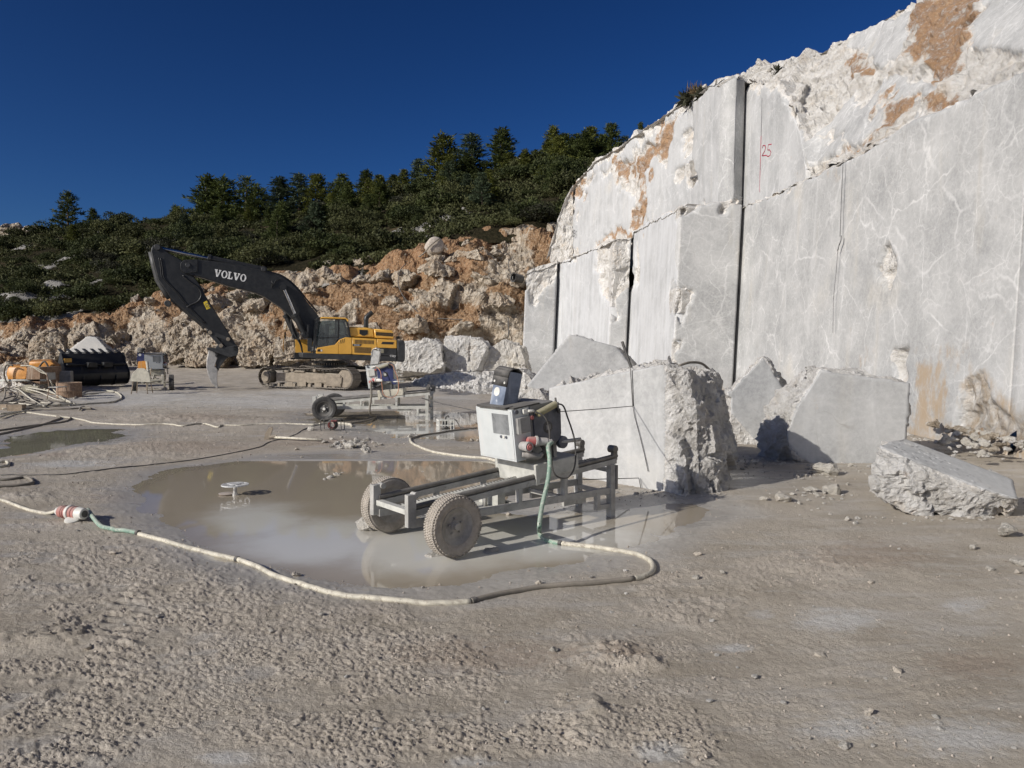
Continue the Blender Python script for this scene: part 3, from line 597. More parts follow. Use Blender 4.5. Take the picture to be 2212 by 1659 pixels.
def onU1(zx, zy, off=.02): return onp(*Z1(zx, zy), PU1, NU1) + NU1*off
def stroke(name, pts, w, m, parent, n, off=.0):
    b = MB(); pts = [Vector(p) for p in pts]
    for p, q in zip(pts, pts[1:]): b.bar(p, q + (q-p).normalized()*w*.4, w, .008, up=n)
    return b.build(name, m, parent)
o = stroke('painted_number', [onU1(*p) for p in ((1034,668),(1038,656),(1047,656),(1050,667),(1045,682),(1036,697),(1034,702),(1053,700))], .036, REDP, quarry, NU1); o['label'] = 'red digit 2 painted on the upper marble face'
o = stroke('painted_number', [onU1(*p) for p in ((1077,650),(1062,652),(1059,676),(1068,676),(1074,686),(1070,700),(1061,706),(1055,702))], .036, REDP, quarry, NU1); o['label'] = 'red digit 5 painted on the upper marble face'
PU2 = Vector((9.12, 36, 9)); NU2 = Vector((-1, 0, .015)).normalized()
for pts_, w_ in ((((690,800),(716,803),(745,792),(760,780),(800,782),(840,770),(880,774)), .11), (((640,825),(668,812),(690,800)), .05)): stroke('crack', [onp(*Z1(*p), PU2, NU2)+NU2*.03 for p in pts_], w_, BLACKP, quarry, NU2)
stroke('painted_line', [onU1(*p) for p in ((1029,612),(1027,690),(1025,765),(1023,835),(1023,865))], .035, REDP, quarry, NU1)
stroke('saw_line', [onU1(*p) for p in ((1033,440),(1032,520),(1029,612))], .02, BLACKP, quarry, NU1)
PL = Vector((8.87, 23, 2)); NL = Vector((-1, 0, .04)).normalized()
def onL(x, y): return onp(x, y, PL, NL) + NL*.02
stroke('saw_line', [onL(*Z1(*p)) for p in ((1400,720),(1392,900),(1386,1065))], .02, BLACKP, quarry, NL)
stroke('crack', [onL(*Z1(*p)) for p in ((1392,1062),(1390,1085),(1382,1105),(1376,1128))], .045, BLACKP, quarry, NL)
stroke('saw_line', [onL(*Z1(*p)) for p in ((1376,1128),(1368,1230),(1356,1350),(1354,1500))], .012, BLACKP, quarry, NL)
PF = Vector((5.9, 54.2, 9)); NF = Vector((-13, -2.75, 0)).normalized()
def onF(zx, zy): return onp(*Z3(zx, zy), PF, NF) + NF*.06
for w_ in (((458,480),(452,600)), ((463,490),(467,482),(466,530)), ((480,484),(472,486),(471,504),(478,508),(476,524),(469,528))): stroke('painted_mark', [onF(*p) for p in w_], .06, BLACKP, quarry, NF)

# ---------------------------------------------------------------- earth bank below the hill
BK = [-520, -300, 0, 130, 250, 350, 480, 600, 700, 800, 900, 960, 1060, 1150, 1230, 1330]
bb = [(800,48),(798,52),(793,56),(793,57),(792,57),(790,57),(790,57),(796,56),(800,55),(806,54),(806,54),(806,53),(806,53),(806,53),(806,54),(806,56)]
bm_ = [(770,52),(765,56),(742,60),(733,60),(712,61),(700,61),(692,61),(672,60),(672,59),(668,58),(650,57),(640,57),(632,57),(632,56),(630,58),(630,60)]
bt = [(742,60),(735,62),(703,64),(690,65),(666,66),(634,66),(604,66),(585,66),(588,64),(572,64),(552,65),(512,66),(487,67),(481,67),(478,69),(478,72)]
# hill ridge keyed on the same directions
HK = [-900, -520, -200, 0, 100, 200, 300, 400, 550, 700, 800, 900, 1000, 1100, 1200, 1320, 1450, 1700, 2000]
hr = [(560,150),(545,145),(520,138),(508,135),(495,132),(488,130),(482,128),(470,125),(478,122),(458,120),(432,118),(418,115),(392,112),(372,110),(352,108),(328,105),(296,104),(270,104),(250,104)]
def bank_pt(s, t):
    def cur(v, L=BK): a = interp(L, v, s); return np.array([tuple(at(x, y, Y)) for x, (y, Y) in zip(s, a)])
    b, m, tp = cur(bb), cur(bm_), cur(bt)
    b = b - np.array([0, 1.0, .75]); t = t[:, None]
    return np.where(t < .55, b+(m-b)*(t/.55), m+(tp-m)*((t-.55)/.45))
def build_bank():
    sx = np.linspace(-520, 1330, 620); tv = np.linspace(0, 1.0, 120)
    S = np.repeat(sx, len(tv)); T = np.tile(tv, len(sx))
    cols = {x: i for i, x in enumerate(sx)}
    base = bank_pt(sx, np.zeros(len(sx))); mid = bank_pt(sx, np.full(len(sx), .55)); top = bank_pt(sx, np.ones(len(sx)))
    tt = tv[None, :, None]
    P = np.where(tt < .55, base[:, None]+(mid-base)[:, None]*(tt/.55), mid[:, None]+(top-mid)[:, None]*((tt-.55)/.45)).reshape(-1, 3)
    nu, nv = len(sx), len(tv); N = gridnormals(P, nu, nv)
    right = sstep(550, 800, S)
    n1 = fbm(P, .22, 4, 201); f1, e1 = facet(P*np.array([1, .6, 1.25]), .32, 7); f2, e2 = facet(P*np.array([1, .6, 1.3]), 1.25, 19); f3, e3 = facet(P, 3., 29); rg = fbm(P, .8, 5, 211, ridge=True)
    rock = np.clip(sstep(-.25, .3, fbm(P, .3, 4, 221)+.15-.30*sstep(.5, 1, T)*(1-.3*right)), 0, 1)
    earth = np.clip(sstep(.0, .5, fbm(P, .25, 4, 231)+.62*sstep(.62, 1, T)-.12-.25*sstep(.5, .2, T)), 0, 1)
    low = sstep(.35, .05, T+.12*n1)
    rock = np.maximum(rock*(1-.55*earth), low*.6)
    d = 1.6*n1 + .8*fbm(P*np.array([1, .5, 1.6]), .5, 3, 251) + rock*(1.0*f1+.22*f2+.06*f3) + .20*rg + .16*fbm(P, 2.2, 4, 241) + .05*f3 + (1-rock)*.30*np.abs(fbm(P, .9, 5, 243))
    d += rock*.5*sstep(.5, .0, e1)*-.5
    fade = np.minimum(1, (1-T)/.06*.9+.1)
    Nn = N*.8+np.array([0, -.3, .1]); P = P + Nn*(d*fade)[:, None]
    st = low*.55
    o = link('earth_bank', npmesh('earth_bank', P, gridfaces(nu, nv), False, dict(rough=rock, earth=earth, stain=st)), EARTH)
    return tag(o, kind='structure'), P.reshape(nu, nv, 3), sx
bank, BANKP, BANKX = build_bank()
def bank_at(vx, t):
    i = int(np.clip(np.searchsorted(BANKX, vx), 0, len(BANKX)-1)); j = int(np.clip(round(t*(BANKP.shape[1]-1)), 0, BANKP.shape[1]-1)); return Vector(BANKP[i, j])

# ---------------------------------------------------------------- hill
def build_hill():
    sx = np.linspace(-900, 2000, 340); tv = np.concatenate([[-.04], np.linspace(0, 1, 110), [1.1, 1.3, 2.]])
    lo = np.array([tuple(at(x, y, Y)) for x, (y, Y) in zip(sx, interp(BK, bt, sx))]); hi = np.array([tuple(at(x, y, Y)) for x, (y, Y) in zip(sx, interp(HK, hr, sx))])
    T = tv[None, :, None]; P = lo[:, None]+(hi-lo)[:, None]*np.minimum(T, 1.02); ex = np.maximum(T-1.02, 0)
    P = P + ex*np.array([0, 60, -22]); P[:, 0, 2] -= 1.2; P = P.reshape(-1, 3)
    TT = np.tile(tv, len(sx)); w = sstep(0, .1, TT)
    n = fbm(P*np.array([1, 1, 0]), .06, 4, 301)*2.2 + fbm(P*np.array([1, 1, 0]), .3, 4, 311)*.55 + fbm(P, 1.1, 3, 317)*.2
    f, e = facet(P, .35, 77); rock = sstep(.30, .5, fbm(P, .11, 4, 321)+.25*fbm(P, .6, 3, 331))
    P[:, 2] += w*n*np.clip(1.1-TT, .15, 1) + rock*(.55*f+.3)
    o = link('hill', npmesh('hill', P, gridfaces(len(sx), len(tv)), True, dict(rough=rock)), HILL)
    return tag(o, kind='structure'), P.reshape(len(sx), len(tv), 3), sx, tv
hill, HILLP, HILLX, HILLT = build_hill()
def hill_at(vx, t):
    i = int(np.clip(np.searchsorted(HILLX, vx), 0, len(HILLX)-1)); j = int(np.argmin(np.abs(HILLT-t))); return Vector(HILLP[i, j])
# ---------------------------------------------------------------- rocks and blocks
def rock_mesh(name, pts, cuts=(), res=.06, nf=0, amp=.06, freq=2.0, seed=1, chip=.10, stain=0., earth=0., tintv=0., strat=None):
    """convex hull of pts, cut faces kept flat, all else broken; cuts: (point, normal)"""
    pts = [V(p) for p in pts]
    for k, (q, n) in enumerate(cuts):                   # nothing may stand out of a sawn face
        n = V(n).normalized(); q = V(q); pts = [p - n*(p-q).dot(n) if (k == 0 and i < nf) else p - n*((p-q).dot(n)+.006) if (p-q).dot(n) > -.02 else p for i, p in enumerate(pts)]
    bm = bmesh.new(); vs = [bm.verts.new(p) for p in pts]
    r = bmesh.ops.convex_hull(bm, input=vs); bmesh.ops.delete(bm, geom=list({g for g in r['geom_interior']+r['geom_unused'] if isinstance(g, bmesh.types.BMVert)}), context='VERTS')
    for _ in range(9):
        es = [e for e in bm.edges if e.calc_length() > res*1.5]
        if not es: break
        bmesh.ops.subdivide_edges(bm, edges=es, cuts=1); bmesh.ops.triangulate(bm, faces=[f for f in bm.faces if len(f.verts) > 3])
    bmesh.ops.recalc_face_normals(bm, faces=bm.faces[:]); bm.normal_update()
    P = np.array([v.co[:] for v in bm.verts]); N = np.array([v.normal[:] for v in bm.verts]); F = np.array([[v.index for v in f.verts] for f in bm.faces]) if not bm.verts.index_update() else 0
    bm.free(); w = np.ones(len(P)); j = fbm(P, freq*1.5, 3, seed+9)*chip*.5
    for p, n in cuts:
        n = np.array(Vector(n).normalized()); d = -((P-np.array(p)) @ n); w = np.minimum(w, np.where(d < .004, 0, sstep(0, chip, d*(1+4*j))))
    f1, e1 = facet(P, freq, seed); f2, e2 = facet(P, freq*2.9, seed+13); f3, e3 = facet(P, freq*7, seed+17)
    S = P*np.array(strat) if strat else P
    d = amp*(1.0*f1 + .45*f2 + .22*f3 + .30*fbm(S, freq*.7, 5, seed+21) + .25*fbm(S, freq*3, 4, seed+23, ridge=True))
    P = P + N*(d*w + (1-w)*.004*fbm(P, freq*4, 3, seed))[:, None]
    n = len(P); rg_ = np.where(w < .12, 0, np.maximum(.55, w)); return npmesh(name, P, F, rg_[F].mean(1) < .3, dict(plain=np.ones(n), rough=rg_, stain=np.full(n, stain), earth=np.full(n, earth), tint=np.full(n, tintv)))
def rebase(o):
    me = o.data; n = len(me.vertices); a = np.empty(n*3, np.float32); me.vertices.foreach_get('co', a); a = a.reshape(-1, 3)
    c = np.array([(a[:, 0].min()+a[:, 0].max())/2, (a[:, 1].min()+a[:, 1].max())/2, a[:, 2].min()], np.float32)
    me.vertices.foreach_set('co', (a-c).ravel()); me.update(); o.location = o.location + Vector(c.tolist()); return o
def block(name, label, cat, pts, cuts=(), group=None, m=None, **k):
    return tag(rebase(link(name, rock_mesh(name, pts, cuts, **k), m or MARBLE)), label, cat, group)

def plane3(a, b, c, toward=C0):
    a, b, c = V(a), V(b), V(c); n = (b-a).cross(c-a).normalized(); return (a, n if n.dot(V(toward)-a) > 0 else -n)
# the big wire-cut block in the middle
FL0, FL1, FR0, FR1 = V((.60, 11.95, -.1)), at(1186, 838, 11.95), V((2.0, 10.27, -.1)), at(1441, 788, 10.32)
big = block('marble_block', 'big cream marble block with a broken rounded right end, being cut by a wire', 'marble block',
      [FL0, FL1, FR0, FR1, V((2.5, 10.0, -.05)), at(1505, 900, 10.0), at(1482, 803, 10.2), V((2.85, 10.15, -.05)), at(1545, 930, 10.25), V((3.12, 10.75, .1)), at(1586, 960, 11.0), at(1560, 870, 11.1), at(1528, 803, 11.0), at(1460, 786, 10.6), at(1545, 815, 12.2), V((3.1, 12.2, .0)), V((1.6, 13.3, -.1)), V((1.6, 13.3, 1.45)), V((2.9, 12.6, 1.45))],
      [plane3(FL0, FL1, FR0)], nf=4, res=.034, amp=.11, freq=1.7, seed=6, chip=.10, tintv=.35)
NB = plane3(FL0, FL1, FR0)[1]
def on_big(x, y, off=.01): return onp(x, y, FL0, NB) + NB*off
# tilted slab behind it
def slabface(v, Y0, k, back): f = [at(x, y, Y0) for x, y in v]; f = [at(x, y, Y0 + k*p.z) for (x, y), p in zip(v, f)]; return f, [p + V(back) for p in f]
f, b = slabface([(1230,722),(1330,748),(1372,800),(1372,905),(1215,905),(1138,833)], 23.6, .22, (.9, 1.6, -.5))
block('marble_block', 'pale marble block tipped on its corner behind the big cut block', 'marble block', f+b, [plane3(f[0], f[2], f[4])], nf=6, res=.08, amp=.12, freq=1.2, seed=5, chip=.10)
f, b = slabface([(1647,776),(1694,842),(1683,867),(1653,893),(1579,884),(1580,849)], 15.2, .15, (.35, .7, .0)); fl = [at(1562, 862, 15.6), at(1562, 935, 15.6), at(1585, 962, 15.3), at(1650, 964, 15.2), at(1682, 950, 15.4), at(1700, 900, 16.2)]
block('marble_block', 'marble block with a grey diamond shaped cut face over a rough base', 'marble block', f+b+fl, [plane3(f[0], f[2], f[4])], nf=6, res=.05, amp=.10, freq=2.0, seed=8, chip=.05)
f, b = slabface([(1776,801),(1966,828),(1957,944),(1955,1003),(1757,1006),(1704,960),(1700,938),(1724,882)], 12.75, .05, (.25, 1.1, -.05)); fl = [at(1636, 990, 13.6), at(1644, 944, 13.7), at(1660, 882, 13.8), at(1697, 835, 13.8), at(1742, 788, 13.6), at(1700, 1000, 13.0)]
block('marble_block', 'marble block with a broad smooth grey front and a rough bright left flank', 'marble block', f+b+fl, [plane3(f[0], f[1], f[4])], nf=8, res=.045, amp=.11, freq=1.8, seed=12, chip=.06, tintv=.3)
f = [at(1901, 963, 9.15), at(1956, 948, 9.6), at(2181, 1045, 9.1), at(2199, 1079, 8.5), at(2119, 1054, 8.6), at(2018, 1010, 8.85)]; pl = (f[0], (f[1]-f[0]).cross(f[3]-f[0]).normalized()); pl = (pl[0], pl[1] if pl[1].z > 0 else -pl[1])
f = [p - pl[1]*(p-pl[0]).dot(pl[1]) for p in f]
block('marble_block', 'long marble slab lying tilted, smooth grey top over a rough layered body', 'marble block', f+[at(1882, 1010, 8.95), at(1880, 1048, 8.9), at(1928, 1096, 8.85), at(1985, 1112, 8.8), at(2104, 1121, 8.75), at(2163, 1118, 8.85), at(2194, 1090, 8.8), V((5.2, 9.9, .0)), V((6.2, 9.8, -.05)), V((4.7, 9.7, .1))], [pl], nf=6, res=.034, amp=.085, freq=2.4, seed=21, chip=.05, strat=(1, 1, 3.2), tintv=.2)
# blocks at the foot of the earth bank
def foot_block(label, v, Y, dy, seed, amp=.22, cut=True, back=(.3, 0, -.1), tint=0., stain=0., name='marble_block', cat='marble block', group=None):
    f = [at(x, y, Y + .12*(845-y)/45) for x, y in v]; b = [p + V((back[0]+p.x*dy/p.y, dy, back[2])) for p in f]; b += [V((p.x*(1+.4*dy/p.y), p.y+.4*dy, .1)) for p in f] if cat == 'marble block' else []
    return block(name, label, cat, f+b, [plane3(f[0], f[1], f[2])] if cut else (), nf=len(f) if cut else 0, res=.09, amp=amp, freq=1.0, seed=seed, chip=.3, tintv=tint, stain=stain, group=group, m=EARTH if name == 'boulder' else None)
foot_block('white marble boulder just right of the excavator tail', [(868,738),(925,733),(952,745),(957,790),(930,806),(872,800),(855,795)], 41.5, 2.5, 31, .12, False)
foot_block('square white marble block between two boulders at the bank foot', [(962,727),(1035,728),(1052,750),(1030,800),(985,806),(960,790)], 42.5, 2.5, 33, .11, False)
foot_block('brown stained boulder leaning against the marble face', [(1052,758),(1085,735),(1125,748),(1135,800),(1100,815),(1030,805),(1035,780)], 43, 2.4, 35, .14, False, tint=.7, stain=.35)
foot_block('pale pyramid shaped boulder in front of the leftmost marble face', [(1095,815),(1108,800),(1128,798),(1145,812),(1160,850),(1100,858)], 30, 1.3, 37, .16, False)
foot_block('pale boulder in front of the tipped marble block', [(1135,836),(1165,840),(1182,870),(1180,895),(1105,895),(1110,866)], 21.5, 1.1, 39, .14, False)
foot_block('grey pointed marble block behind the black loader bucket', [(139,763),(188,727),(208,729),(234,757),(246,790),(142,792)], 51, 2.2, 41, .10, True, (.4, 0, -.1), tint=.5)
foot_block('big white rock left of the far wire saw', [(360,722),(390,700),(405,730),(400,770),(365,785)], 54, 2, 43, .22, False, tint=.5, name='boulder', cat='boulder')
foot_block('huge white rock at the bank foot behind the ripper', [(395,715),(430,690),(470,720),(500,760),(480,790),(400,790)], 53.5, 2.5, 45, .24, False, name='boulder', cat='boulder')
foot_block('rounded tan boulder left of the loader bucket', [(70,735),(95,715),(130,718),(140,770),(70,790),(60,765)], 55, 2.2, 47, .26, False, tint=1., stain=.35, name='boulder', cat='boulder')
foot_block('white boulder leaning at the bank foot below the excavator boom', [(520,735),(560,725),(590,745),(580,790),(515,790)], 52.5, 2, 49, .26, False, tint=.4, name='boulder', cat='boulder')
foot_block('tan boulder low on the bank right of the ripper', [(600,735),(650,725),(660,775),(595,785)], 52, 2, 50, .26, False, tint=1., stain=.3, name='boulder', cat='boulder')
foot_block('loose white slab resting on the slope high on the quarry wall', [(2078,140),(2088,97),(2110,95),(2132,130),(2125,168),(2100,182),(2082,172)], 19.2, .5, 51, .07, False, (.3, 0, .05))

# small rock shapes shared by the loose stones
random.seed(7)
STONES = []
for k in range(9):
    r_ = random.Random(k+40); pts = []
    for _ in range(16):
        v = V((r_.gauss(0, 1), r_.gauss(0, 1), r_.gauss(0, 1))).normalized(); pts.append(V((v.x*r_.uniform(.8, 1.1), v.y*r_.uniform(.6, 1), v.z*r_.uniform(.45, .75))))
    STONES.append(rock_mesh('stone', pts, res=.3, amp=.16, freq=1.3, seed=60+k, tintv=.9)); STONES[-1].materials.append(MARBLE)
MUDSTONE = painted('muddy stone', (.36, .32, .265), .9, .2, bump=.6, scale=20); MUDDY = []
for me_ in STONES: me_ = me_.copy(); me_.materials.clear(); me_.materials.append(MUDSTONE); MUDDY.append(me_)
FINE = []
for k in range(4):
    r_ = random.Random(k+90); pts = [V((r_.gauss(0, 1), r_.gauss(0, .8), r_.gauss(0, .6))).normalized()*r_.uniform(.7, 1.1) for _ in range(14)]
    FINE.append(rock_mesh('boulder', [V((p.x, p.y, p.z*.75)) for p in pts], res=.13, amp=.2, freq=1.2, seed=160+k, stain=.25*(k % 2), tintv=.8)); FINE[-1].materials.append(EARTH)
BULK = []; BULKG = {'rubble below the white boulders': .17, 'rubble at the foot of the grey marble face': .085, 'debris before the grey fronted block': .035, 'chips under the big cut block': .03, 'loose stones on the yard': .034, 'broken stones at the far edge of the big puddle': .04}
def stone(p, s, label, group=None, name='stone', cat='stone', k=None, sink=.25, parent=None, meshes=None, rnd=random):
    meshes = meshes or STONES
    if group and group in BULKG and s < BULKG[group]: BULK.append((V(p), s)); return None
    me = meshes[k if k is not None else rnd.randrange(len(meshes))]
    o = bpy.data.objects.new(name, me); col.objects.link(o); o.scale = (s*rnd.uniform(.85, 1.15), s*rnd.uniform(.8, 1.1), s*rnd.uniform(.75, 1.1)); o.rotation_euler = (rnd.uniform(-.3, .3), rnd.uniform(-.3, .3), rnd.uniform(0, 6.28))
    o.location = V(p) + V((0, 0, s*.6*(1-2*sink)))
    if parent: o.parent = parent
    return tag(o, label, cat, group) if not parent else o
def px(vx_w, Y): return vx_w/CF*Y                  # a width in the photo at a distance
for (x, y, w, lab) in [(788,1150,44,'pale rough stone against the far wheel of the near wire saw'),(940,1208,40,'flat wet stone in front of the near muddy wheel'),(1056,1198,36,'flat pale stone in the water right of the near wheel'),(1195,1408,22,'brown stone alone on the mud in front of the curved hose'),
                       (1826,1615,28,'pale pebble alone at the bottom right of the mud yard'),(1503,1250,20,'small pale stone right of the hose bend'),(1560,1240,18,'smaller stone right of the hose bend, the farther of two'),(585,1365,15,'dark small clod left of the hose belly'),(694,1330,16,'small stone just below the pale hose'),
                       (2138,1232,20,'flat white chip below the long tilted slab'),(2172,1160,44,'pale stone under the lower end of the long tilted slab'),(2098,1186,26,'thin white chip below the long tilted slab'),(2196,1222,40,'white flake at the very right edge of the yard'),(915,1024,14,'pointed pale stone standing out of the puddle'),(858,1028,12,'small stone out in the puddle left of the pointed one'),
                       (671,930,16,'white chip beside the cable reel'),(792,977,28,'whitish lump at the top edge of the big puddle'),(758,968,26,'whitish lump at the top left edge of the big puddle'),(1185,1055,0,'')]:
    if w: p = on_ground(x, y); stone(p, px(w, p.y)*(.55 if w != 44 else .66), lab, k=None if w != 44 else 3, sink=.25 if w != 44 else .1)
for (x, y, w) in [(700,1040,14),(712,1036,22),(727,1030,20),(705,1028,10),(738,1026,10)]:
    p = on_ground(x, y); stone(V((p.x, p.y, -.04)), px(w, p.y)*.6, 'grey mud crusted stone in the heap in the puddle', 'stones heaped in the puddle', sink=.4)
for i in range(34):
    x, y = random.gauss(765, 32), random.gauss(961, 7); p = on_ground(x, y)
    stone(p, px(random.uniform(5, 16), p.y)*.5, 'whitish broken stone heaped at the far edge of the big puddle', 'broken stones at the far edge of the big puddle')
rn = random.Random(11)
for i in range(170):                                           # rubble between the excavator and the marble wall
    x = rn.uniform(880, 1125); y = rn.triangular(796, 838, 820) - 4*(x > 1050); p = on_ground(x, y); s = px(rn.choice([5, 7, 9, 12, 18, 26]), p.y)*.5
    h = max(0, 1-abs(x-985)/130)*.6*max(0, (830-y)/34)
    stone(V((p.x, p.y, p.z+h)), s, 'white broken stone in the rubble between the excavator and the marble wall', 'rubble below the white boulders', rnd=rn)
for i in range(120):                                           # rubble under the right wall
    x = rn.uniform(2040, 2300); y = rn.triangular(948, 1020, 975); p = on_ground(x, y); s = px(rn.choice([8, 10, 14, 20, 30]), p.y)*.5
    X = min(p.x, 8.7); h = max(0, 1-(8.9-X)/2.2)*.45
    stone(V((X, p.y, h*.8)), s, 'brown dusted stone in the rubble at the foot of the big grey marble face', 'rubble at the foot of the grey marble face', meshes=(FINE if i % 2 else STONES), rnd=rn)
for i in range(90):                                            # debris in front of the grey-fronted block
    x, y = (rn.gauss(1790, 55), rn.gauss(1022, 10)) if i % 2 else (rn.gauss(1750, 60), rn.gauss(1072, 12)); p = on_ground(x, y)
    stone(p, px(rn.choice([4, 5, 7, 10, 14]), p.y)*.5, 'chip of stone in the debris before the grey fronted block', 'debris before the grey fronted block', rnd=rn)
for (x, y, w, lab) in [(1782,1024,62,'flat grey stone on the debris before the grey fronted block'),(1798,1066,46,'pale grey stone on the nearer debris heap'),(1752,1062,26,'pointed white chip on the nearer debris heap'),(1690,1082,44,'brown clod at the left end of the nearer debris heap'),(1650,1080,22,'small brown clod at the edge of the block shadow')]:
    p = on_ground(x, y); stone(p, px(w, p.y)*.55, lab, rnd=rn)
block('rubble_heap', 'low heap of white rubble between the excavator and the leftmost marble face', 'rubble heap', [V((x, y, z)) for x, y, z in ((-4.9,36.8,-.1),(-2.2,35.2,-.1),(.2,35.4,-.1),(.6,40,-.1),(-5.4,40.8,-.1),(-3.4,39.3,.55),(-1.9,39.0,.62),(-.5,39.4,.5),(-4.4,39.6,.4),(0,40.5,.4))], (), res=.12, amp=.16, freq=2.4, seed=91)
for i in range(150):
    yy = rn.uniform(13.5, 30); BULK.append((V((8.75-abs(rn.gauss(0, .3)), yy, .0)), rn.choice([.02, .03, .04, .07, .11])))
for cx, cy, n_, sx in ((1640, 1000, 50, 60), (2040, 1118, 50, 110), (1860, 1003, 50, 70), (1380, 1062, 40, 60)):
    for i in range(n_):
        p = on_ground(rn.gauss(cx, sx), rn.gauss(cy, 6)); BULK.append((V((p.x, p.y, p.z)), rn.choice([.012, .015, .02, .03, .045])))
for i in range(60):
    x, y = rn.gauss(1480, 60), rn.gauss(1062, 9); p = on_ground(x, y); stone(p, px(rn.choice([3, 4, 6, 10]), p.y)*.5, 'chip of stone at the foot of the big cut block', 'chips under the big cut block', rnd=rn)
for i in range(170):                                           # loose stones sprinkled over the yard
    while 1:
        x = rn.uniform(-80, 2300); y = 880 + 760*rn.random()**1.5
        if rn.random() < (.35 if x < 900 else .8): break
    p = gp(x, y)
    if p.y > 28 or p.y < 3.4: continue
    z = gz(p.x, p.y)
    if z < -.035: continue
    s = rn.choice([.008, .01, .012, .016, .02, .03])*(1+p.y*.06)
    stone(V((p.x, p.y, z)), s, 'small loose stone on the mud of the yard', 'loose stones on the yard', rnd=rn, meshes=MUDDY)
# grit too small and too many to count
def grit():
    rg = np.random.default_rng(3); n = 15000; Vx = []; Fx = []
    u = rg.random(n); y = 3.2 + 21*u**1.7; x = (rg.random(n)*2-1)*.74*y; P = np.stack([x, y], -1)
    z, a = ground_at(P); keep = (z > -.03) & ((a['clod'] > .25) | (rg.random(n) < .22)); P, z = P[keep], z[keep]; n = len(P)
    s = (.0022+.006*rg.random(n)**3)*(1+P[:, 1]*.10)
    base = np.array([(1, 0, 0), (-.6, .8, 0), (-.5, -.9, .1), (.1, .1, .9), (.05, 0, -.6)]); fb = np.array([(0, 1, 3), (1, 2, 3), (2, 0, 3), (1, 0, 4), (2, 1, 4), (0, 2, 4)])
    ang = rg.random(n)*6.28; c, sn = np.cos(ang), np.sin(ang)
    B = base[None]*s[:, None, None]*(.7+.6*rg.random((n, 5, 1))); X = B[..., 0]*c[:, None]-B[..., 1]*sn[:, None]; Y = B[..., 0]*sn[:, None]+B[..., 1]*c[:, None]
    Vx = np.stack([X+P[:, :1], Y+P[:, 1:], B[..., 2]+z[:, None]+s[:, None]*.3], -1).reshape(-1, 3); Fx = (fb[None]+(np.arange(n)*5)[:, None, None]).reshape(-1, 3)
    t = NT('grit'); p = t.pos(); t.done(t.mix(t.ss(t.noise(p, 30, 3), .35, .65), (.25, .21, .17), (.43, .385, .33)), .9)
    tag(link('grit', npmesh('grit', Vx, Fx, False), t.m), 'fine grit scattered over the muddy quarry floor', 'grit', kind='stuff')
grit()
# boulders set in the earth bank: parts of it
rb = random.Random(5)
def bboulder(x, t, w, k=None, out=.25):
    p = bank_at(x, t); s = px(w, p.y)*.5; o = stone(p + V((0, -s*out, -s*.2)), s, None, parent=bank, name='boulder', meshes=FINE, k=k, sink=.5, rnd=rb); return o
for x, t, w in [(715,.92,46),(735,.86,52),(790,.86,60),(830,.83,70),(880,.78,72),(920,.80,40),(945,.82,62),(1005,.80,58),(1030,.74,50),(1075,.84,62),(1100,.74,46),(955,.70,70),(900,.68,50),(1055,.62,80),(1110,.60,56),(985,.86,30),(1010,.88,26),(1040,.86,28),(1065,.88,24),(975,.78,30),(1085,.50,70),(845,.62,50),(300,.72,40),(520,.78,50),(560,.62,60),(470,.7,60),(545,.88,34),(430,.9,40),(410,.6,60),(640,.6,50),(680,.72,40),(250,.55,50),(170,.5,60),(110,.6,60),(60,.7,40),(330,.88,30),(370,.92,34),(300,.94,30),(650,.45,70),(900,.4,90),(990,.35,80),(620,.3,60),(800,.4,70)]: bboulder(x, t, w)
for i in range(110): bboulder(rb.uniform(-60, 1120), rb.random()**.8*.95+.03, rb.choice([8, 10, 12, 16, 22]), out=.1)

# ---------------------------------------------------------------- vegetation
rg = np.random.default_rng(12)
def quads(Pc, size, asp, rg, upb=.0, spread=None):
    """one small leaf-like quad at each point"""
    n = len(Pc); d = rg.normal(size=(n, 3)); d[:, 2] += upb
    if spread is not None: d += spread
    d /= np.linalg.norm(d, axis=1, keepdims=True); e = np.cross(d, rg.normal(size=(n, 3))); e /= np.linalg.norm(e, axis=1, keepdims=True)
    s = size*(.6+.8*rg.random((n, 1))); a = d*s; b = e*s*asp*.5
    Vv = np.stack([Pc-b*.5, Pc+a*.5-b, Pc+a+b*.2, Pc+a*.5+b], 1).reshape(-1, 3); return Vv, np.arange(n*4).reshape(-1, 4)
def pine_mesh(rg, Rr, bush=1., lean=.0, open_=.5):
    """unit-height crown; returns leaf points"""
    C, D = [], []; nb = int(58*bush)
    for i in range(nb):
        h = .10 + .88*(i+rg.random())/nb; rad = Rr*(1-h)**.8*(.4+.75*rg.random())*(1 if rg.random() > .15 else 1.35)+.012; a = i*2.4+rg.random()*.9; m = int(7+40*rad/Rr*bush)
        f = .25+.75*rg.random(m)**.7; up = .18+.25*h; rr = rad*f
        C.append(np.stack([np.cos(a)*rr, np.sin(a)*rr, h+rr*up*(f-.3)], -1)+rg.normal(size=(m, 3))*np.array([.02, .02, .009])); D.append(np.tile([np.cos(a)*1.2, np.sin(a)*1.2, .9], (m, 1)))
    C = np.concatenate(C); D = np.concatenate(D); k = 3; C = np.repeat(C, k, 0)+rg.normal(size=(len(C)*k, 3))*.011; D = np.repeat(D, k, 0)
    return quads(C, .05, .26, rg, .3, D)
PINES = []
for Rr, bush in ((.21, 1.), (.26, 1.1), (.17, .9), (.30, 1.2), (.24, .7), (.34, .9)):
    v, f = pine_mesh(rg, Rr, bush); PINES.append(npmesh('crown', v, f, False))
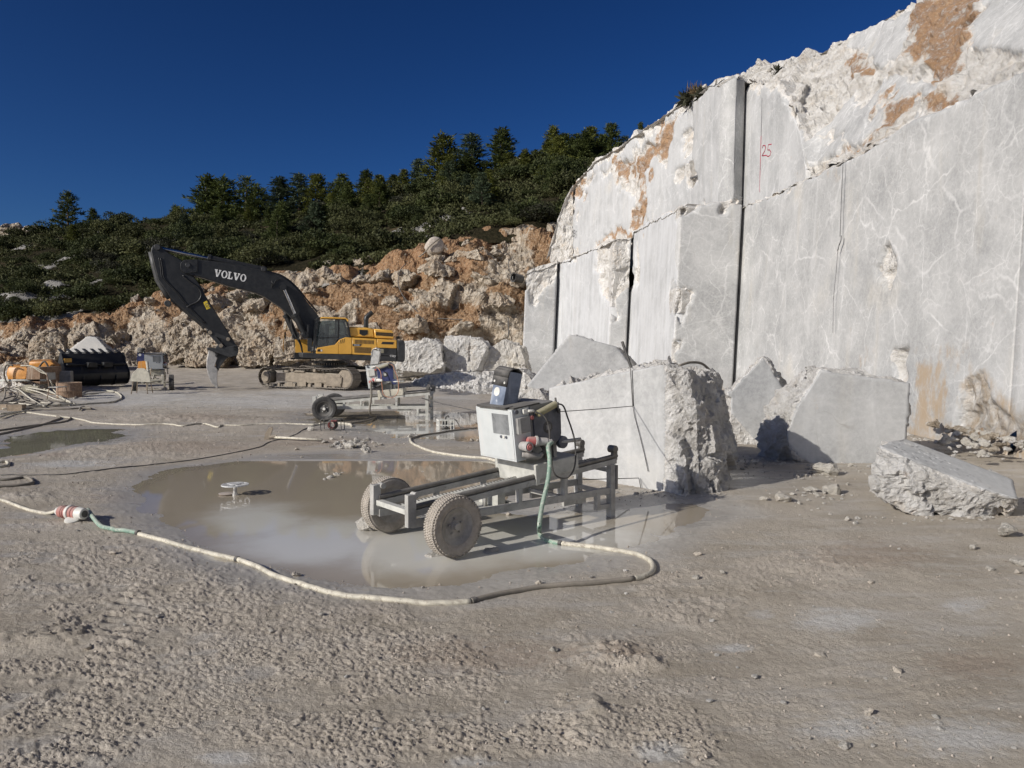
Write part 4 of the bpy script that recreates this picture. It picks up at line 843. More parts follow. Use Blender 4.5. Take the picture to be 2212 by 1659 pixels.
def trunk_mesh():
    b = MB(); b.tube([(0, 0, -.06), (.004, 0, .3), (-.004, .004, .7), (0, 0, .97)], [.022, .017, .010, .003], 6)
    for k in range(7): a = k*2.4; h = .14+k*.1; b.tube([(0, 0, h), (math.cos(a)*.12, math.sin(a)*.12, h+.05)], [.006, .002], 4)
    me = bpy.data.meshes.new('trunk'); b.bm.to_mesh(me); b.bm.free(); me.materials.append(BARK); return me
TRUNK = trunk_mesh(); PMESH = {}
def pine(p, h, k, mat, label, group=None, rz=0., wid=1.):
    key = (k, mat)
    if key not in PMESH: me = PINES[k].copy(); me.materials.append(PINE[mat]); PMESH[key] = me
    e = empty('pine_tree', p, rz, label, 'pine tree', group); k_ = rt.uniform(1.35, 1.95); e.scale = (h*wid*k_, h*wid*k_*rt.uniform(.85, 1.1), h); e.rotation_euler = (rt.uniform(-.06, .06), rt.uniform(-.06, .06), rz)
    for n, me in (('crown', PMESH[key]), ('trunk', TRUNK)): o = bpy.data.objects.new(n, me); col.objects.link(o); o.parent = e
    return e
def shrub_mesh(rg, n, size, flat=.8, lobes=7, asp=.7):
    C, D = [], []
    for i in range(lobes):
        c = rg.normal(size=3)*np.array([.42, .42, .18]); c[2] = abs(c[2])+.25; r = .28+.34*rg.random(); m = n//lobes
        d = rg.normal(size=(m, 3)); d[:, 2] = np.where(d[:, 2] < -.3, -d[:, 2], d[:, 2]); d /= np.linalg.norm(d, axis=1, keepdims=True); C.append(c+d*r*(.62+.45*rg.random((m, 1))**.6)*np.array([1, 1, flat])); D.append(d)
    return quads(np.concatenate(C), size, asp, rg, .1, np.concatenate(D)*.6)
SHRUBS = []
for n, sz, fl, lb in ((2600, .095, .8, 8), (2800, .085, .75, 10), (2200, .10, .9, 6), (2400, .09, .6, 9), (2200, .08, 1., 7)):
    v, f = shrub_mesh(rg, n, sz, fl, lb); SHRUBS.append(npmesh('shrub', v, f, False))
SMESH = {}
def shrub(p, s, k, mat, label, group, name='shrub', zs=1., rz=0.):
    key = (k, mat)
    if key not in SMESH: me = SHRUBS[k].copy(); me.materials.append(SHRUB[mat] if mat < 3 else PINE[mat-3]); SMESH[key] = me
    o = bpy.data.objects.new(name, SMESH[key]); col.objects.link(o); o.location = p; o.rotation_euler = (0, 0, rz); o.scale = (s, s, s*zs); return tag(o, label, 'shrub', group)
rt = random.Random(3)
SKY = [(147,424,88,5,0,'lone pine with flat spreading boughs at the left end of the ridge',.95),(384,452,70,1,0,'short pine left of the tall pair on the ridge',1.),(447,393,112,0,0,'left one of the tall dense pines above the excavator arm',1.15),(481,398,112,1,0,'right one of the tall dense pines above the excavator arm',1.1),
       (532,394,112,4,0,'round topped pine right of the tall dense pair',1.25),(556,415,90,1,0,'lower pine leaning on the round topped one',1.),(607,392,82,2,1,'thin bluish pine standing alone between two pine groups',1.3),(647,384,80,2,1,'bluish pine beside a yellowish one on the ridge',1.2),(685,388,95,3,2,'yellowish bushy pine on the middle of the ridge',1.),
       (741,383,70,1,0,'dark pine with a ragged top right of the yellowish bushy one',1.1),(721,402,60,4,0,'short dark pine in the gap right of the yellowish bushy one',1.1),(789,375,62,2,0,'narrow upright pine above the boom bend',1.2),(824,388,50,5,0,'low broad pine right of the narrow upright one',.9),(848,384,55,3,0,'broad pine left of the three tallest',.95),(905,352,78,2,1,'slim bluish pine left of the tallest one',1.2),
       (961,308,130,1,2,'tallest pine on the ridge, light green and bushy',1.),(1023,300,84,2,1,'bluish pine standing clear right of the tallest one',1.25),(1087,289,100,0,0,'dark pine with tiered boughs standing clear of the others',1.25),(1196,282,95,0,2,'light green pine near the quarry wall with a pointed top',1.05),(1218,300,85,3,0,'broad dark pine right of the light green pointed one',.9),
       (1163,335,70,3,2,'light green bushy pine below the pointed one',1.),(1243,300,80,1,0,'pine in the middle of the group beside the quarry wall',1.),(1276,284,85,3,2,'light green broad pine beside the quarry wall',.95),(1318,276,85,1,0,'dark pine second from the quarry wall',1.1),(1300,300,70,0,0,'dark pine behind the light green broad one',1.1),(1385,270,40,3,0,'pine top peeping over the quarry wall',1.),(1350,300,50,5,0,'low pine touching the quarry wall',1.),(1408,271,24,1,0,'small pine top last to the right over the quarry wall',1.)]
def ridge(x): return interp(HK, hr, np.array([x]))[0]
for x, top, hp, k, m, lab, wd in SKY:
    y, Y = ridge(x); Y -= 3; b = at(x, top+hp, Y); tp_ = at(x, top, Y); pine(b, (tp_.z-b.z)*1.12, k, m, lab, 'pines along the ridge', rt.uniform(0, 6.28), wd)
def zone(x): return 'past the left edge' if x < 0 else 'above the orange tanks' if x < 130 else 'above the loader bucket' if x < 250 else 'above the far saw' if x < 330 else 'behind the boom tip' if x < 450 else 'above the boom lettering' if x < 560 else 'above the boom bend' if x < 700 else 'above the excavator cab' if x < 880 else 'above the old tank' if x < 1000 else 'above the reddish bank' if x < 1130 else 'beside the quarry wall'
n = 0
while n < 46:
    x = rt.uniform(60, 1330); t = rt.uniform(.35, .93); 
    if x < 380 and rt.random() < .75: continue
    p = hill_at(x, t); n += 1; m = rt.choice([0, 0, 2, 2, 1]); pine(p, rt.uniform(2.2, 4.6), rt.choice([0, 1, 3, 3, 5]), m, ('light green' if m == 2 else 'bluish' if m == 1 else 'dark')+' young pine '+('halfway up' if t < .66 else 'high on')+' the slope '+zone(x), 'young pines on the hillside', rt.uniform(0, 6.28))
n = 0
while n < 265:
    x = rt.uniform(-120, 1320); t = rt.random(); p = hill_at(x, t)
    if fbm(np.array([[p.x, p.y]]), .09, 3, 401)[0] < -.42 and t < .6: continue
    n += 1; m = rt.choice([0, 0, 0, 1, 1, 2]); s = rt.choice([.7, .9, 1.2, 1.6, 2.0, 2.3])*(1.1 if x > 700 else 1)
    shrub(p - V((0, 0, .15)), s, rt.randrange(5), m, ('low ' if s < 1 else 'middling ' if s < 1.7 else 'big ')+('dark green', 'olive', 'greyish')[m]+' shrub '+('low' if t < .33 else 'halfway up' if t < .66 else 'high')+' on the hillside '+zone(x), 'shrubs on the hillside', rz=rt.uniform(0, 6.28), zs=rt.uniform(.8, 1.2))
for x, t, s, k, m, lab in [(228,.955,1.5,1,0,'lone round dark bush low on the earth bank'),(100,.98,1.6,2,1,'broad bush at the lower left end of the hillside'),(30,.97,1.9,0,0,'dark bush at the far left edge of the hillside'),(1165,1.,1.7,1,2,'grey leafed bush beside the quarry wall'),(1105,.985,1.0,3,1,'low bush on the reddish rim near the quarry wall'),(560,.63,.8,4,2,'thin dry bush on the bank under the boom')]:
    shrub(bank_at(x, t), s, k, m, lab, None)
# the low undergrowth that nobody could count
def undergrowth():
    r = np.random.default_rng(8); n = 3300; xs = r.uniform(-300, 1400, n); ts = r.random(n)**1.1; Vl, Fl, off = [], [], 0
    src = [shrub_mesh(r, 110, .26, .7, 4) for _ in range(5)]
    for x, t in zip(xs, ts):
        p = hill_at(x, t)
        if vnoise(np.array([[p.x*.16, p.y*.16]]), 5)[0] < -.75: continue
        v, f = src[r.integers(5)]; s = r.uniform(.4, 1.1); a = r.random()*6.28; c, q = math.cos(a), math.sin(a)
        Vl.append(np.stack([(v[:, 0]*c-v[:, 1]*q)*s+p.x, (v[:, 0]*q+v[:, 1]*c)*s+p.y, v[:, 2]*s+p.z-.1], -1)); Fl.append(f+off); off += len(v)
    tag(link('undergrowth', npmesh('undergrowth', np.concatenate(Vl), np.concatenate(Fl), False), SHRUB[1]), 'low scrub covering the hillside between the bushes', 'undergrowth', kind='stuff')
undergrowth()
for i, (x, t, w) in enumerate([(780,.03,54),(745,.05,44),(705,.05,40),(1000,.86,30),(1050,.90,44),(1130,.97,60),(1150,.95,40),(1118,.99,34),(1200,.93,28),(800,.86,34),(835,.82,22),(770,.80,20),(40,.95,70),(10,.93,60),(75,.97,44),(240,.52,20),(270,.40,26),(300,.46,20),(205,.6,18),(330,.30,26),(600,.35,16),(690,.4,18),(900,.6,18),(1000,.5,20),(560,.12,18),(420,.1,16),(140,.25,14)]):
    p = hill_at(x, t); s = px(w, p.y)*.55; o = stone(p, s, None, parent=hill, name='boulder', meshes=FINE, sink=.4, rnd=rb); o.scale.z *= .8
# dry tufts on the rim of the wall
DRY = leaf_mat('dry grass', (.16, .11, .06), (.30, .23, .13), 3)
def tuft(zx, zy, Y, h, n, label, sh=False):
    p = at(*Z1(zx, zy), Y); r = np.random.default_rng(int(zx)); c = r.normal(size=(n, 3))*np.array([.22, .22, .02])*h
    v, f = quads(c, h*.9, .06 if not sh else .25, r, 1.6 if not sh else .6); o = link('dry_grass_tuft' if not sh else 'dry_bush', npmesh('tuft', v, f, False), DRY if not sh else SHRUB[2]); o.location = p; tag(o, label, 'grass tuft' if not sh else 'bush', None)
tuft(728, 425, 38.6, .62, 90, 'tall dry grass tuft on the rim of the quarry wall'); tuft(700, 448, 39.3, .6, 160, 'dark dry bush on the rim beside the grass tuft', True); tuft(762, 432, 38, .45, 120, 'low dry bush hanging over the rim of the wall', True); tuft(1100, 316, 30.2, .22, 60, 'small dry bush on the skyline of the slope', True)
stone(at(*Z1(1067, 322), 30.4), .16, 'pale boulder on the skyline of the quarry slope'); stone(at(*Z1(778, 398), 37.6), .22, 'reddish white boulder on the rim beside the dry grass')
# ---------------------------------------------------------------- excavator
EXY = R(20); EXF = V((-math.cos(EXY), -math.sin(EXY), 0)); EXL = V((math.sin(EXY), -math.cos(EXY), 0)); EXP = V((-8.5, 35.4, 0))
ex = empty('excavator', EXP, math.atan2(EXF.y, EXF.x), 'yellow and black crawler excavator with a ripper tooth on its arm', 'excavator')
Z4 = lambda x, y: (518.4+x*.17187, 650.9+y*.17187)
def UE(p, L=0., Z=ZE):
    w = onp(*Z(*p), EXP + EXL*L, EXL) - EXP; return V((w.dot(EXF), L, w.z))
def U2(ps, L=0., Z=ZE): return [(q.x, q.z) for q in (UE(p, L, Z) for p in ps)]
def exprism(name, ps, l0, l1, m, parent=ex, Z=Z4, L=1.5, bevel=.015):
    return MB().prism(U2(ps, L, Z), l0, l1, 'y').build(name, m, parent, bevel)
# -- undercarriage
TD = V((.90, -.435, 0)).normalized(); TN = V((-TD.y, TD.x, 0)); TROT = math.atan2(TD.y, TD.x) - math.atan2(EXF.y, EXF.x)
def ex_local(p): d = V(p)-EXP; return V((d.dot(EXF), d.dot(EXL), d.z))
def shoe_mesh():
    b = MB(); b.box((0, 0, 0), (.205, .60, .03)).box((-.06, 0, .028), (.022, .60, .035)).box((.07, 0, .022), (.018, .60, .025)).box((.0, .12, -.06), (.17, .05, .09)).box((0, -.12, -.06), (.17, .05, .09))
    me = bpy.data.meshes.new('track_shoe'); b.bm.to_mesh(me); b.bm.free(); me.materials.append(TRACK); return me
SHOE = shoe_mesh()
def crawler(center, side):
    fr = MB()                                          # frame in track axes: x along, y across (negative = outer side of the near track)
    fr.prism([(-1.75, .34), (-1.75, .70), (-.2, .76), (1.2, .70), (1.2, .30), (.2, .26)], -.17, .17, 'y')
    fr.prism([(1.22, .16), (1.22, .74), (1.95, .70), (2.12, .55), (2.05, .14)], -.235, .235, 'y')
    fr.box((1.65, -.245, .58), (.78, .03, .06)).box((1.65, -.245, .25), (.78, .03, .05)).box((-.2, -.20, .22), (.5, .05, .2)).box((.75, -.2, .2), (.4, .05, .18)).box((-.9, -.19, .2), (.35, .05, .2))
    o = fr.build('crawler_track', TRACKD, ex, .02); o.location = ex_local(center); o.rotation_euler = (0, 0, TROT); o['label'] = 'mud caked crawler track on the '+side
    hub = MB(); hub.cyl((-2.25, -.30, .52), (-2.25, .2, .52), .30, n=24); hub.cyl((-2.25, -.36, .52), (-2.25, -.3, .52), .24, n=24); hub.build('drive_hub', TRACKD, o, .02)
    MB().cyl((2.2, -.18, .50), (2.2, .18, .50), .40, n=24).build('idler', TRACKD, o, .02)
    for x in (-.75, .55): MB().cyl((x, -.24, .86), (x, .2, .86), .085, n=14).build('carrier_roller', TRACKD, o, .01)
    for x in np.linspace(-1.6, 1.6, 8): MB().cyl((x, -.2, .16), (x, .2, .16), .10, n=12).build('roller', TRACKD, o, .01)
    for x, w in ((-.35, .34), (-1.15, .2)): MB().prism([(x-w, .74), (x-w*.6, .84), (x+w*.8, .83), (x+w, .74)], -.24, .0, 'y').build('mud_lump', TRACKD, o, .03)
    # the loop the shoes run on
    pts = []; r = .44; cz = .50
    for a in np.linspace(math.pi/2, 3*math.pi/2, 15): pts.append((-2.28+r*math.cos(a), cz+r*math.sin(a)+.0))
    for x in np.linspace(-2.1, 2.1, 30): pts.append((x, cz-r))
    for a in np.linspace(-math.pi/2, math.pi/2, 15): pts.append((2.28+r*math.cos(a), cz+r*math.sin(a)))
    for x in np.linspace(2.1, -2.1, 40): pts.append((x, cz+r-.05*abs(math.sin((x-.55)/1.3*math.pi*.9))+.012))
    P = np.array(pts+[pts[0]]); L = np.concatenate([[0], np.cumsum(np.linalg.norm(np.diff(P, axis=0), axis=1))]); n = int(L[-1]/.213)
    for i in range(n):
        s = L[-1]*i/n; p = interp(L, P, np.array([s]))[0]; q = interp(L, P, np.array([(s+.03) % L[-1]]))[0]-interp(L, P, np.array([(s-.03) % L[-1]]))[0]
        c = bpy.data.objects.new('track_shoe', SHOE); col.objects.link(c); c.parent = o; c.location = (p[0], 0, p[1]+.02); c.rotation_euler = (0, -math.atan2(q[1], q[0])+math.pi, 0)
NT_ = V((-9.3, 34.6, 0)); crawler(NT_, 'near side'); crawler(NT_ + TN*2.55, 'far side')
mid = ex_local(NT_ + TN*1.28)
b = MB(); b.prism([(-1.1, .45), (-.7, .95), (.7, .95), (1.1, .45)], -1.2, 1.2, 'y'); o = b.build('car_body', TRACKD, ex, .03); o.location = mid; o.rotation_euler = (0, 0, TROT)
MB().cyl((0, 0, .92), (0, 0, 1.26), .72, n=40).build('swing_bearing', BLACK, ex)
b = MB()
for k in range(44): a = k*2*math.pi/44; b.box((0, 0, 0), (.06, .035, .10), Matrix.Rotation(a, 4, 'Z') @ Matrix.Translation((.78, 0, 1.12)))
b.build('bearing_bolt_ring', TRACKD, ex)
# -- upper structure
exprism('deck_frame', [(780,645),(940,655),(1668,682),(1970,690),(1970,757),(1500,742),(940,718),(790,708)], -1.42, 1.495, GRAPH)
MB().box((-1.35, -.3, 2.0), (2.5, 2.3, .95)).build('engine_bay', BLACK, ex)
exprism('counterweight', [(1972,485),(2058,488),(2078,520),(2077,740),(2060,766),(1972,757)], -1.45, 1.5, GRAPH, bevel=.09)
exprism('side_panel', [(1241,487),(1330,452),(1406,455),(1406,664),(1241,662)], 1.40, 1.50, YELLOW)['label'] = 'yellow panel behind the cab door'
pv = exprism('side_panel', [(1413,458),(1716,471),(1723,582),(1664,680),(1413,665)], 1.40, 1.50, YELLOW); pv['label'] = 'yellow louvred engine side panel'
pr = exprism('side_panel', [(1722,474),(1968,486),(1970,592),(1727,582)], 1.40, 1.50, YELLOW); pr['label'] = 'yellow rear side panel'
pg = exprism('side_panel', [(1728,588),(1969,597),(1969,686),(1672,680)], 1.40, 1.50, GRAPH); pg['label'] = 'graphite rear side panel with a grille'
def slots(parent, x0, x1, y0, y1, n, L=1.503, dy=0.):
    for i in range(n):
        x = x0+(x1-x0)*i/(n-1); k = (x-x0)/(x1-x0)*dy
        MB().prism(U2([(x-4.6, y0+k), (x+4.6, y0+k), (x+4.6, y1+k), (x-4.6, y1+k)], 1.5, Z4), L-.012, L, 'y').build('vent_slot', BLACK, parent)
slots(pv, 1448, 1676, 482, 530, 15, dy=10); slots(pv, 1445, 1645, 572, 645, 15, dy=9)
exprism('model_plate', [(1790,508),(1938,513),(1922,543),(1774,537)], 1.5, 1.508, BLACK, pr, bevel=0)
exprism('badge_plate', [(1416,533),(1536,538),(1508,566),(1416,563)], 1.5, 1.508, GRAPH, pv, bevel=0)
exprism('grille', [(1815,597),(1882,600),(1838,655),(1812,655)], 1.5, 1.507, BLACK, pg, bevel=0); exprism('lamp_panel', [(1742,598),(1806,600),(1806,650),(1742,648)], 1.5, 1.507, OLIVE, pg, bevel=0)
def extext(parent, s, a, b, L, m, Z=Z4, name='lettering', k=1.):
    p, q = UE(a, L, Z), UE(b, L, Z); w = (q-p).length; x = (q-p).normalized()
    o = text_mesh(name, s, 1, m, parent, p, x, V((0, 1, 0)).cross(x)*(-1), .004); bb_ = [v[0] for v in o.bound_box]; lo, hi = 0, 0
    xs = [V(c).dot(x) for c in o.bound_box]; sc_ = w/(max(xs)-min(xs)); o.scale = (sc_*1, 1, sc_*k); return o
extext(pg, 'EC480DL', (1886,672), (1962,676), 1.502, WHITE, k=1.9)
# slab serif letters for the boom and the badge
GL = {'V': ([[(0,1),(0,.88),(.07,.86),(.36,0),(.58,0),(.87,.86),(.94,.88),(.94,1),(.60,1),(.60,.88),(.69,.86),(.52,.30),(.35,.86),(.43,.88),(.43,1)]], .96), 'L': ([[(0,1),(.44,1),(.44,.88),(.33,.86),(.33,.14),(.54,.14),(.60,.36),(.72,.36),(.70,0),(0,0),(0,.12),(.09,.14),(.09,.86),(0,.88)]], .74)}
def glyph_word(word, parent, a, b, L, m, Z, hgt, th=.006):
    p, q = UE(a, L, Z), UE(b, L, Z); x = (q-p).normalized(); y = x.cross(V((0, 1, 0))); y = y if y.z > 0 else -y
    wd = sum(GL[c][1] if c in GL else .92 for c in word)+.05*(len(word)-1); s = (q-p).length/wd; cx = 0
    for c in word:
        bmb = MB(); T = lambda u, v, l: p + x*(cx+u)*s + y*v*hgt + V((0, l, 0))
        if c in GL:
            poly = GL[c][0][0]; A = [bmb.bm.verts.new(T(u, v, 0)) for u, v in poly]; B = [bmb.bm.verts.new(T(u, v, th)) for u, v in poly]; bmb.bm.faces.new(A); bmb.bm.faces.new(B[::-1])
            for i in range(len(A)): bmb.bm.faces.new((A[i], A[i-1], B[i-1], B[i]))
            cx += GL[c][1]+.05
        else:
            n = 28; rings = [[bmb.bm.verts.new(T(.44+rx*math.cos(t), .5+ry*math.sin(t), l)) for t in [2*math.pi*i/n for i in range(n)]] for rx, ry, l in ((.44, .52, 0), (.44, .52, th), (.22, .40, th), (.22, .40, 0))]
            for A, B in zip(rings, rings[1:]+rings[:1]):
                for i in range(n): bmb.bm.faces.new((A[i], A[(i+1) % n], B[(i+1) % n], B[i]))
            cx += .88+.05
        bmesh.ops.recalc_face_normals(bmb.bm, faces=bmb.bm.faces[:]); bmb.build('letter', m, parent)
glyph_word('VOLVO', pv, (1432,556), (1504,559), 1.508, WHITE, Z4, .055)
# engine hood on top
exprism('engine_hood', [(1372,332),(1395,316),(1612,332),(1688,340),(1696,462),(1384,448)], -.2, 1.36, YELLOW, bevel=.05)
exprism('hood_recess', [(1508,357),(1612,361),(1612,412),(1560,440),(1508,408)], 1.3, 1.372, BLACK, bevel=0)
hr2 = exprism('engine_hood', [(1690,346),(1918,362),(1934,378),(1942,478),(1702,462)], -.9, 1.40, YELLOW, bevel=.05); hr2['label'] = 'louvred rear engine hood'
slots(hr2, 1716, 1926, 384, 428, 17, L=1.408, dy=14)
MB().tube([UE(p, 1.36, Z4) for p in ((1385,452),(1425,448),(1425,430),(1530,437),(1690,440),(1690,462))], .018).build('handrail', YELLOW, ex)
MB().tube([UE(p, 1.1, Z4) for p in ((1425,440),(1432,390))], .03).build('hood_latch', BLACK, ex)
e = UE((1585,318), .6, Z4); b = MB(); b.cyl(e+V((0, 0, -.1)), e+V((0, 0, .32)), .11, n=20); b.tube(spline([e+V((0, 0, .28)), e+V((-.03, 0, .42)), e+V((-.16, 0, .56)), e+V((-.30, 0, .66))], 5), [.115]*16, 16); b.build('exhaust_pipe', BLACK, ex)
MB().box(UE((1985,455), 1.2, Z4), (.16, .14, .12)).box(UE((1972,470), 1.2, Z4), (.05, .05, .2)).build('rear_camera', BLACK, ex, .01)
# -- cab
cab = exprism('cab', [(955,655),(970,586),(1195,546),(1238,498),(1241,662)], 1.38, 1.50, YELLOW, bevel=.01); cab['label'] = 'yellow operator cab with dark tinted windows'
cu = lambda x, y: tuple(U2([(x, y)], 1.5, Z4)[0])
fb, ft, rt_, rb_ = cu(928, 655), cu(985, 225), cu(1335, 215), cu(1385, 655)
LI, LO = .38, 1.44                                                    # the cab's inner and outer side
b = MB(); w_ = .075
for l in (LI+.03, LO):
    P3 = lambda q: V((q[0], l, q[1]))
    for p, q in ((fb, cu(940,560)), (cu(940,560), cu(962,330)), (cu(962,330), ft), (ft, cu(1045,203)), (cu(1045,203), rt_), (rt_, cu(1365,330)), (cu(1365,330), cu(1385,450)), (cu(1385,450), rb_), (fb, rb_), (cu(1238,495), cu(1243,215)), (cu(978,463), cu(1240,450))): b.bar(P3(p), P3(q), w_ if q != cu(1240,450) else .04, .05, up=(0, 1, 0))
for q in (fb, ft, cu(1045,203), rt_, rb_): b.bar((q[0], LI, q[1]), (q[0], LO, q[1]), .07, .07)
b.build('cab_frame', BLACK, cab, .008)
MB().prism([cu(1000,222), cu(1025,196), cu(1335,204), cu(1372,232), cu(1362,262), cu(1330,224), cu(1030,216)], LI-.04, 1.50, 'y').build('roof', YELLOW, cab, .03)
MB().prism([cu(975,212), cu(1012,190), cu(1012,200), cu(1000,222)], LI-.06, 1.48, 'y').build('sun_visor', BLACK, cab, .008)
for nm, ps, l in (('door_window', [(985,455),(1005,300),(1040,238),(1228,240),(1232,447)], LO+.02), ('lower_door_window', [(968,585),(985,470),(1234,456),(1197,545)], LO+.02), ('rear_side_window', [(1250,490),(1255,232),(1325,236),(1352,340),(1372,446),(1330,450)], LO+.02), ('far_side_window', [(945,560),(1005,240),(1330,230),(1380,450),(1380,600)], LI+.03)):
    MB().prism([cu(*p) for p in ps], l-.004, l+.004, 'y').build(nm, GLASS, cab)
b = MB(); vs = [b.bm.verts.new(p) for p in (V((fb[0], LI+.03, fb[1]+.3)), V((fb[0], LO-.03, fb[1]+.3)), V((ft[0], LO-.03, ft[1]-.03)), V((ft[0], LI+.03, ft[1]-.03)))]; b.bm.faces.new(vs); b.build('windshield', GLASS, cab)
b = MB(); vs = [b.bm.verts.new(p) for p in (V((fb[0]+.01, LI+.03, fb[1]-.1)), V((fb[0]+.01, LO-.03, fb[1]-.1)), V((fb[0]+.005, LO-.03, fb[1]+.29)), V((fb[0]+.005, LI+.03, fb[1]+.29)))]; b.bm.faces.new(vs); b.build('lower_front_window', glass_mat('dirty lower glass', (.45, .50, .52), .45), cab)
b = MB(); b.box((.45, .95, 1.95), (.5, .5, .25)).box((.22, .95, 2.42), (.14, .48, .7)).box((.2, .95, 2.85), (.12, .28, .2)); b.build('operator_seat', SEAT, cab, .05)
b = MB(); b.box((.95, .62, 2.0), (.18, .16, .6)).box((.62, .66, 2.1), (.4, .12, .2)).box((.62, 1.24, 2.1), (.4, .12, .2)).box((.25, .9, 1.72), (1.4, 1.0, .06)); b.build('control_console', GRAPH, cab, .02)
MB().tube([V((1.0, 1.46, 2.9)), V((1.12, 1.60, 2.88)), V((1.12, 1.6, 2.7))], .014).box((1.1, 1.62, 2.72), (.06, .16, .34)).build('mirror', BLACK, cab, .02)
MB().tube([UE(p, 1.5, Z4) for p in ((945,480),(950,420),(968,330),(975,325))], .012).build('grab_bar', BLACK, cab)
exprism('door_handle', [(972,601),(1010,602),(1010,632),(972,631)], 1.5, 1.51, BLACK, cab, bevel=0); exprism('badge', [(1014,606),(1034,607),(1034,629),(1014,628)], 1.5, 1.51, WHITE, cab, bevel=0)
for i in range(3): exprism('vent_slot', [(1262+i*25,482-i*7),(1267+i*25,482-i*7),(1256+i*25,535-i*6),(1250+i*25,535-i*6)], 1.5, 1.506, GRAPH, cab, bevel=0)
# -- right front tool box, step, mirror rod
MB().box((1.05, -1.0, 1.95), (.85, .8, .62)).build('tool_box', YELLOW, ex, .05)
MB().box((1.05, -1.0, 1.48), (.95, .9, .30)).box((1.55, -1.0, 1.36), (.25, .8, .06)).build('step_box', BLACK, ex, .02)
for l in (-1.2, -.8): MB().box((1.48, l, 2.05), (.02, .05, .25)).build('box_hinge', BLACK, ex)
q = UE((590,300), -1.3, Z4); q2 = UE((545,560), -1.3, Z4)
MB().tube(spline([q2+V((0, 0, -.3)), q2, (q+q2)/2+V((.04, 0, 0)), q], 4), .02).build('mirror_post', YELLOW, ex); MB().box((q+q2)/2+V((0, .05, 0)), (.06, .12, .32)).build('mirror', BLACK, ex, .02)
# -- boom
BO = U2([(300,240),(330,212),(420,205),(560,222),(700,248),(830,268),(960,292),(1040,310),(1110,340),(1175,382),(1230,430),(1285,495),(1330,560),(1375,612),(1415,665)])+[(.25, 2.5), (.18, 2.1), (.4, 1.85), (.75, 2.0)]+U2([(1235,712),(1170,648),(1110,595),(1050,555),(980,508),(900,475),(800,448),(700,425),(570,383),(450,348),(340,325),(300,290)])
boom = MB().prism(BO, -.34, .34, 'y').build('boom', BLACK, ex, .025); boom['label'] = 'black curved boom with white lettering'
b = MB(); b.prism([(q[0], q[1]) for q in U2([(300,240),(330,212),(440,207),(440,310),(340,322),(300,288)])], .345, .39, 'y'); b.build('boom_cheek_plate', BLACK, boom, .015)
glyph_word('VOLVO', boom, (568,338), (832,385), .345, WHITE, ZE, .32)
for p in ((360,255), (1130,425), (970,287)): c = UE(p, 0); MB().cyl(c-V((0, .42, 0)), c+V((0, .44, 0)), .10, n=18).build('pivot_pin', GRAPH, boom, .01)
exprism('warning_plate', [(345,250),(366,252),(366,266),(345,265)], .392, .398, WHITE, boom, ZE, 0, 0)
for off in (0, .06, .12): MB().tube(spline([UE(p, .22-off, ZE)+V((0, 0, .05+off*.4)) for p in ((455,225),(600,238),(760,262),(930,300),(1090,335),(1180,385),(1260,460),(1340,560),(1410,640))], 5), .022, 6).build('hydraulic_hose', BLACK, boom)
MB().tube([UE(p, .37, ZE) for p in ((1040,375),(1045,395),(1035,430),(1050,410),(1070,372),(1110,360))], .022, 6).build('hydraulic_valve', BLACK, boom)
# cylinders
def cylinder(name, base, eye, tip, l, r, rr, parent=ex, L=None, Z=ZE):
    a, m, t = [UE(p, l, Z) for p in (base, eye, tip)]; d = (m-a).normalized()
    o = MB().cyl(a, m, r, n=20).cyl(m-d*.1, m+d*.03, r*1.22, n=20).cyl(a-V((0, r*.9, 0)), a+V((0, r*.9, 0)), r*1.1, n=16).build(name, BLACK, parent, .008)
    MB().cyl(m, t, rr, n=16).build('piston_rod', CHROME, o); MB().cyl(t-V((0, r*.9, 0)), t+V((0, r*.9, 0)), r*.95, n=16).build('rod_eye', BLACK, o); return o
cylinder('boom_cylinder', (1310,815), (1228,648), (1133,428), .50, .145, .075); cylinder('boom_cylinder', (1232,822), (1157,652), (1095,520), -.50, .145, .075)
cylinder('arm_cylinder', (972,288), (525,193), (112,106), .0, .15, .075)
for k, off in enumerate((0, .09, .18)):
    MB().tube(spline([UE(p, .62-off*2.2, ZE) for p in ((1195,690),(1205,760+k*8),(1235,830),(1270,890),(1285,950))], 6), .03, 6).build('hydraulic_hose', BLACK, ex)
    MB().tube(spline([UE(p, .2-off, ZE) for p in ((1255,790),(1262,850+k*8),(1280,900),(1290,960))], 6), .03, 6).build('hydraulic_hose', BLACK, ex)
# -- arm
AR = U2([(62,140),(66,112),(78,92),(105,82),(132,92),(150,108),(180,138),(250,180),(310,210),(345,270),(400,335),(440,385),(470,430),(486,470),(510,510),(560,590),(650,735),(720,850),(770,925),(768,960),(745,985),(715,985),(650,900),(540,790),(330,610),(270,565),(215,510),(170,440),(120,370),(90,260)])
arm = MB().prism(AR, -.24, .24, 'y').build('arm', BLACK, ex, .03)
MB().tube([UE(p, .0, ZE) for p in ((66,140),(88,250),(118,365),(165,445),(212,515))], [.17]*5, 6).build('arm_back_plate', GRAPH, arm)
exprism('warning_sticker', [(482,552),(513,538),(542,598),(512,612)], .242, .247, LABELY, arm, ZE, 0, 0)
w1 = [UE(p, .249, ZE) for p in ((500,562),(519,556),(522,578),(507,584))]
b = MB()
for p, q in zip(w1, w1[1:]+w1[:1]): b.bar(p, q, .02, .004, up=(0, 1, 0))
b.bar(UE((515,596), .249, ZE), UE((522,592), .249, ZE), .02, .004, up=(0, 1, 0)); b.bar(UE((531,580), .249, ZE), UE((535,590), .249, ZE), .04, .004, up=(0, 1, 0)); b.build('warning_symbol', BLACKP, arm)
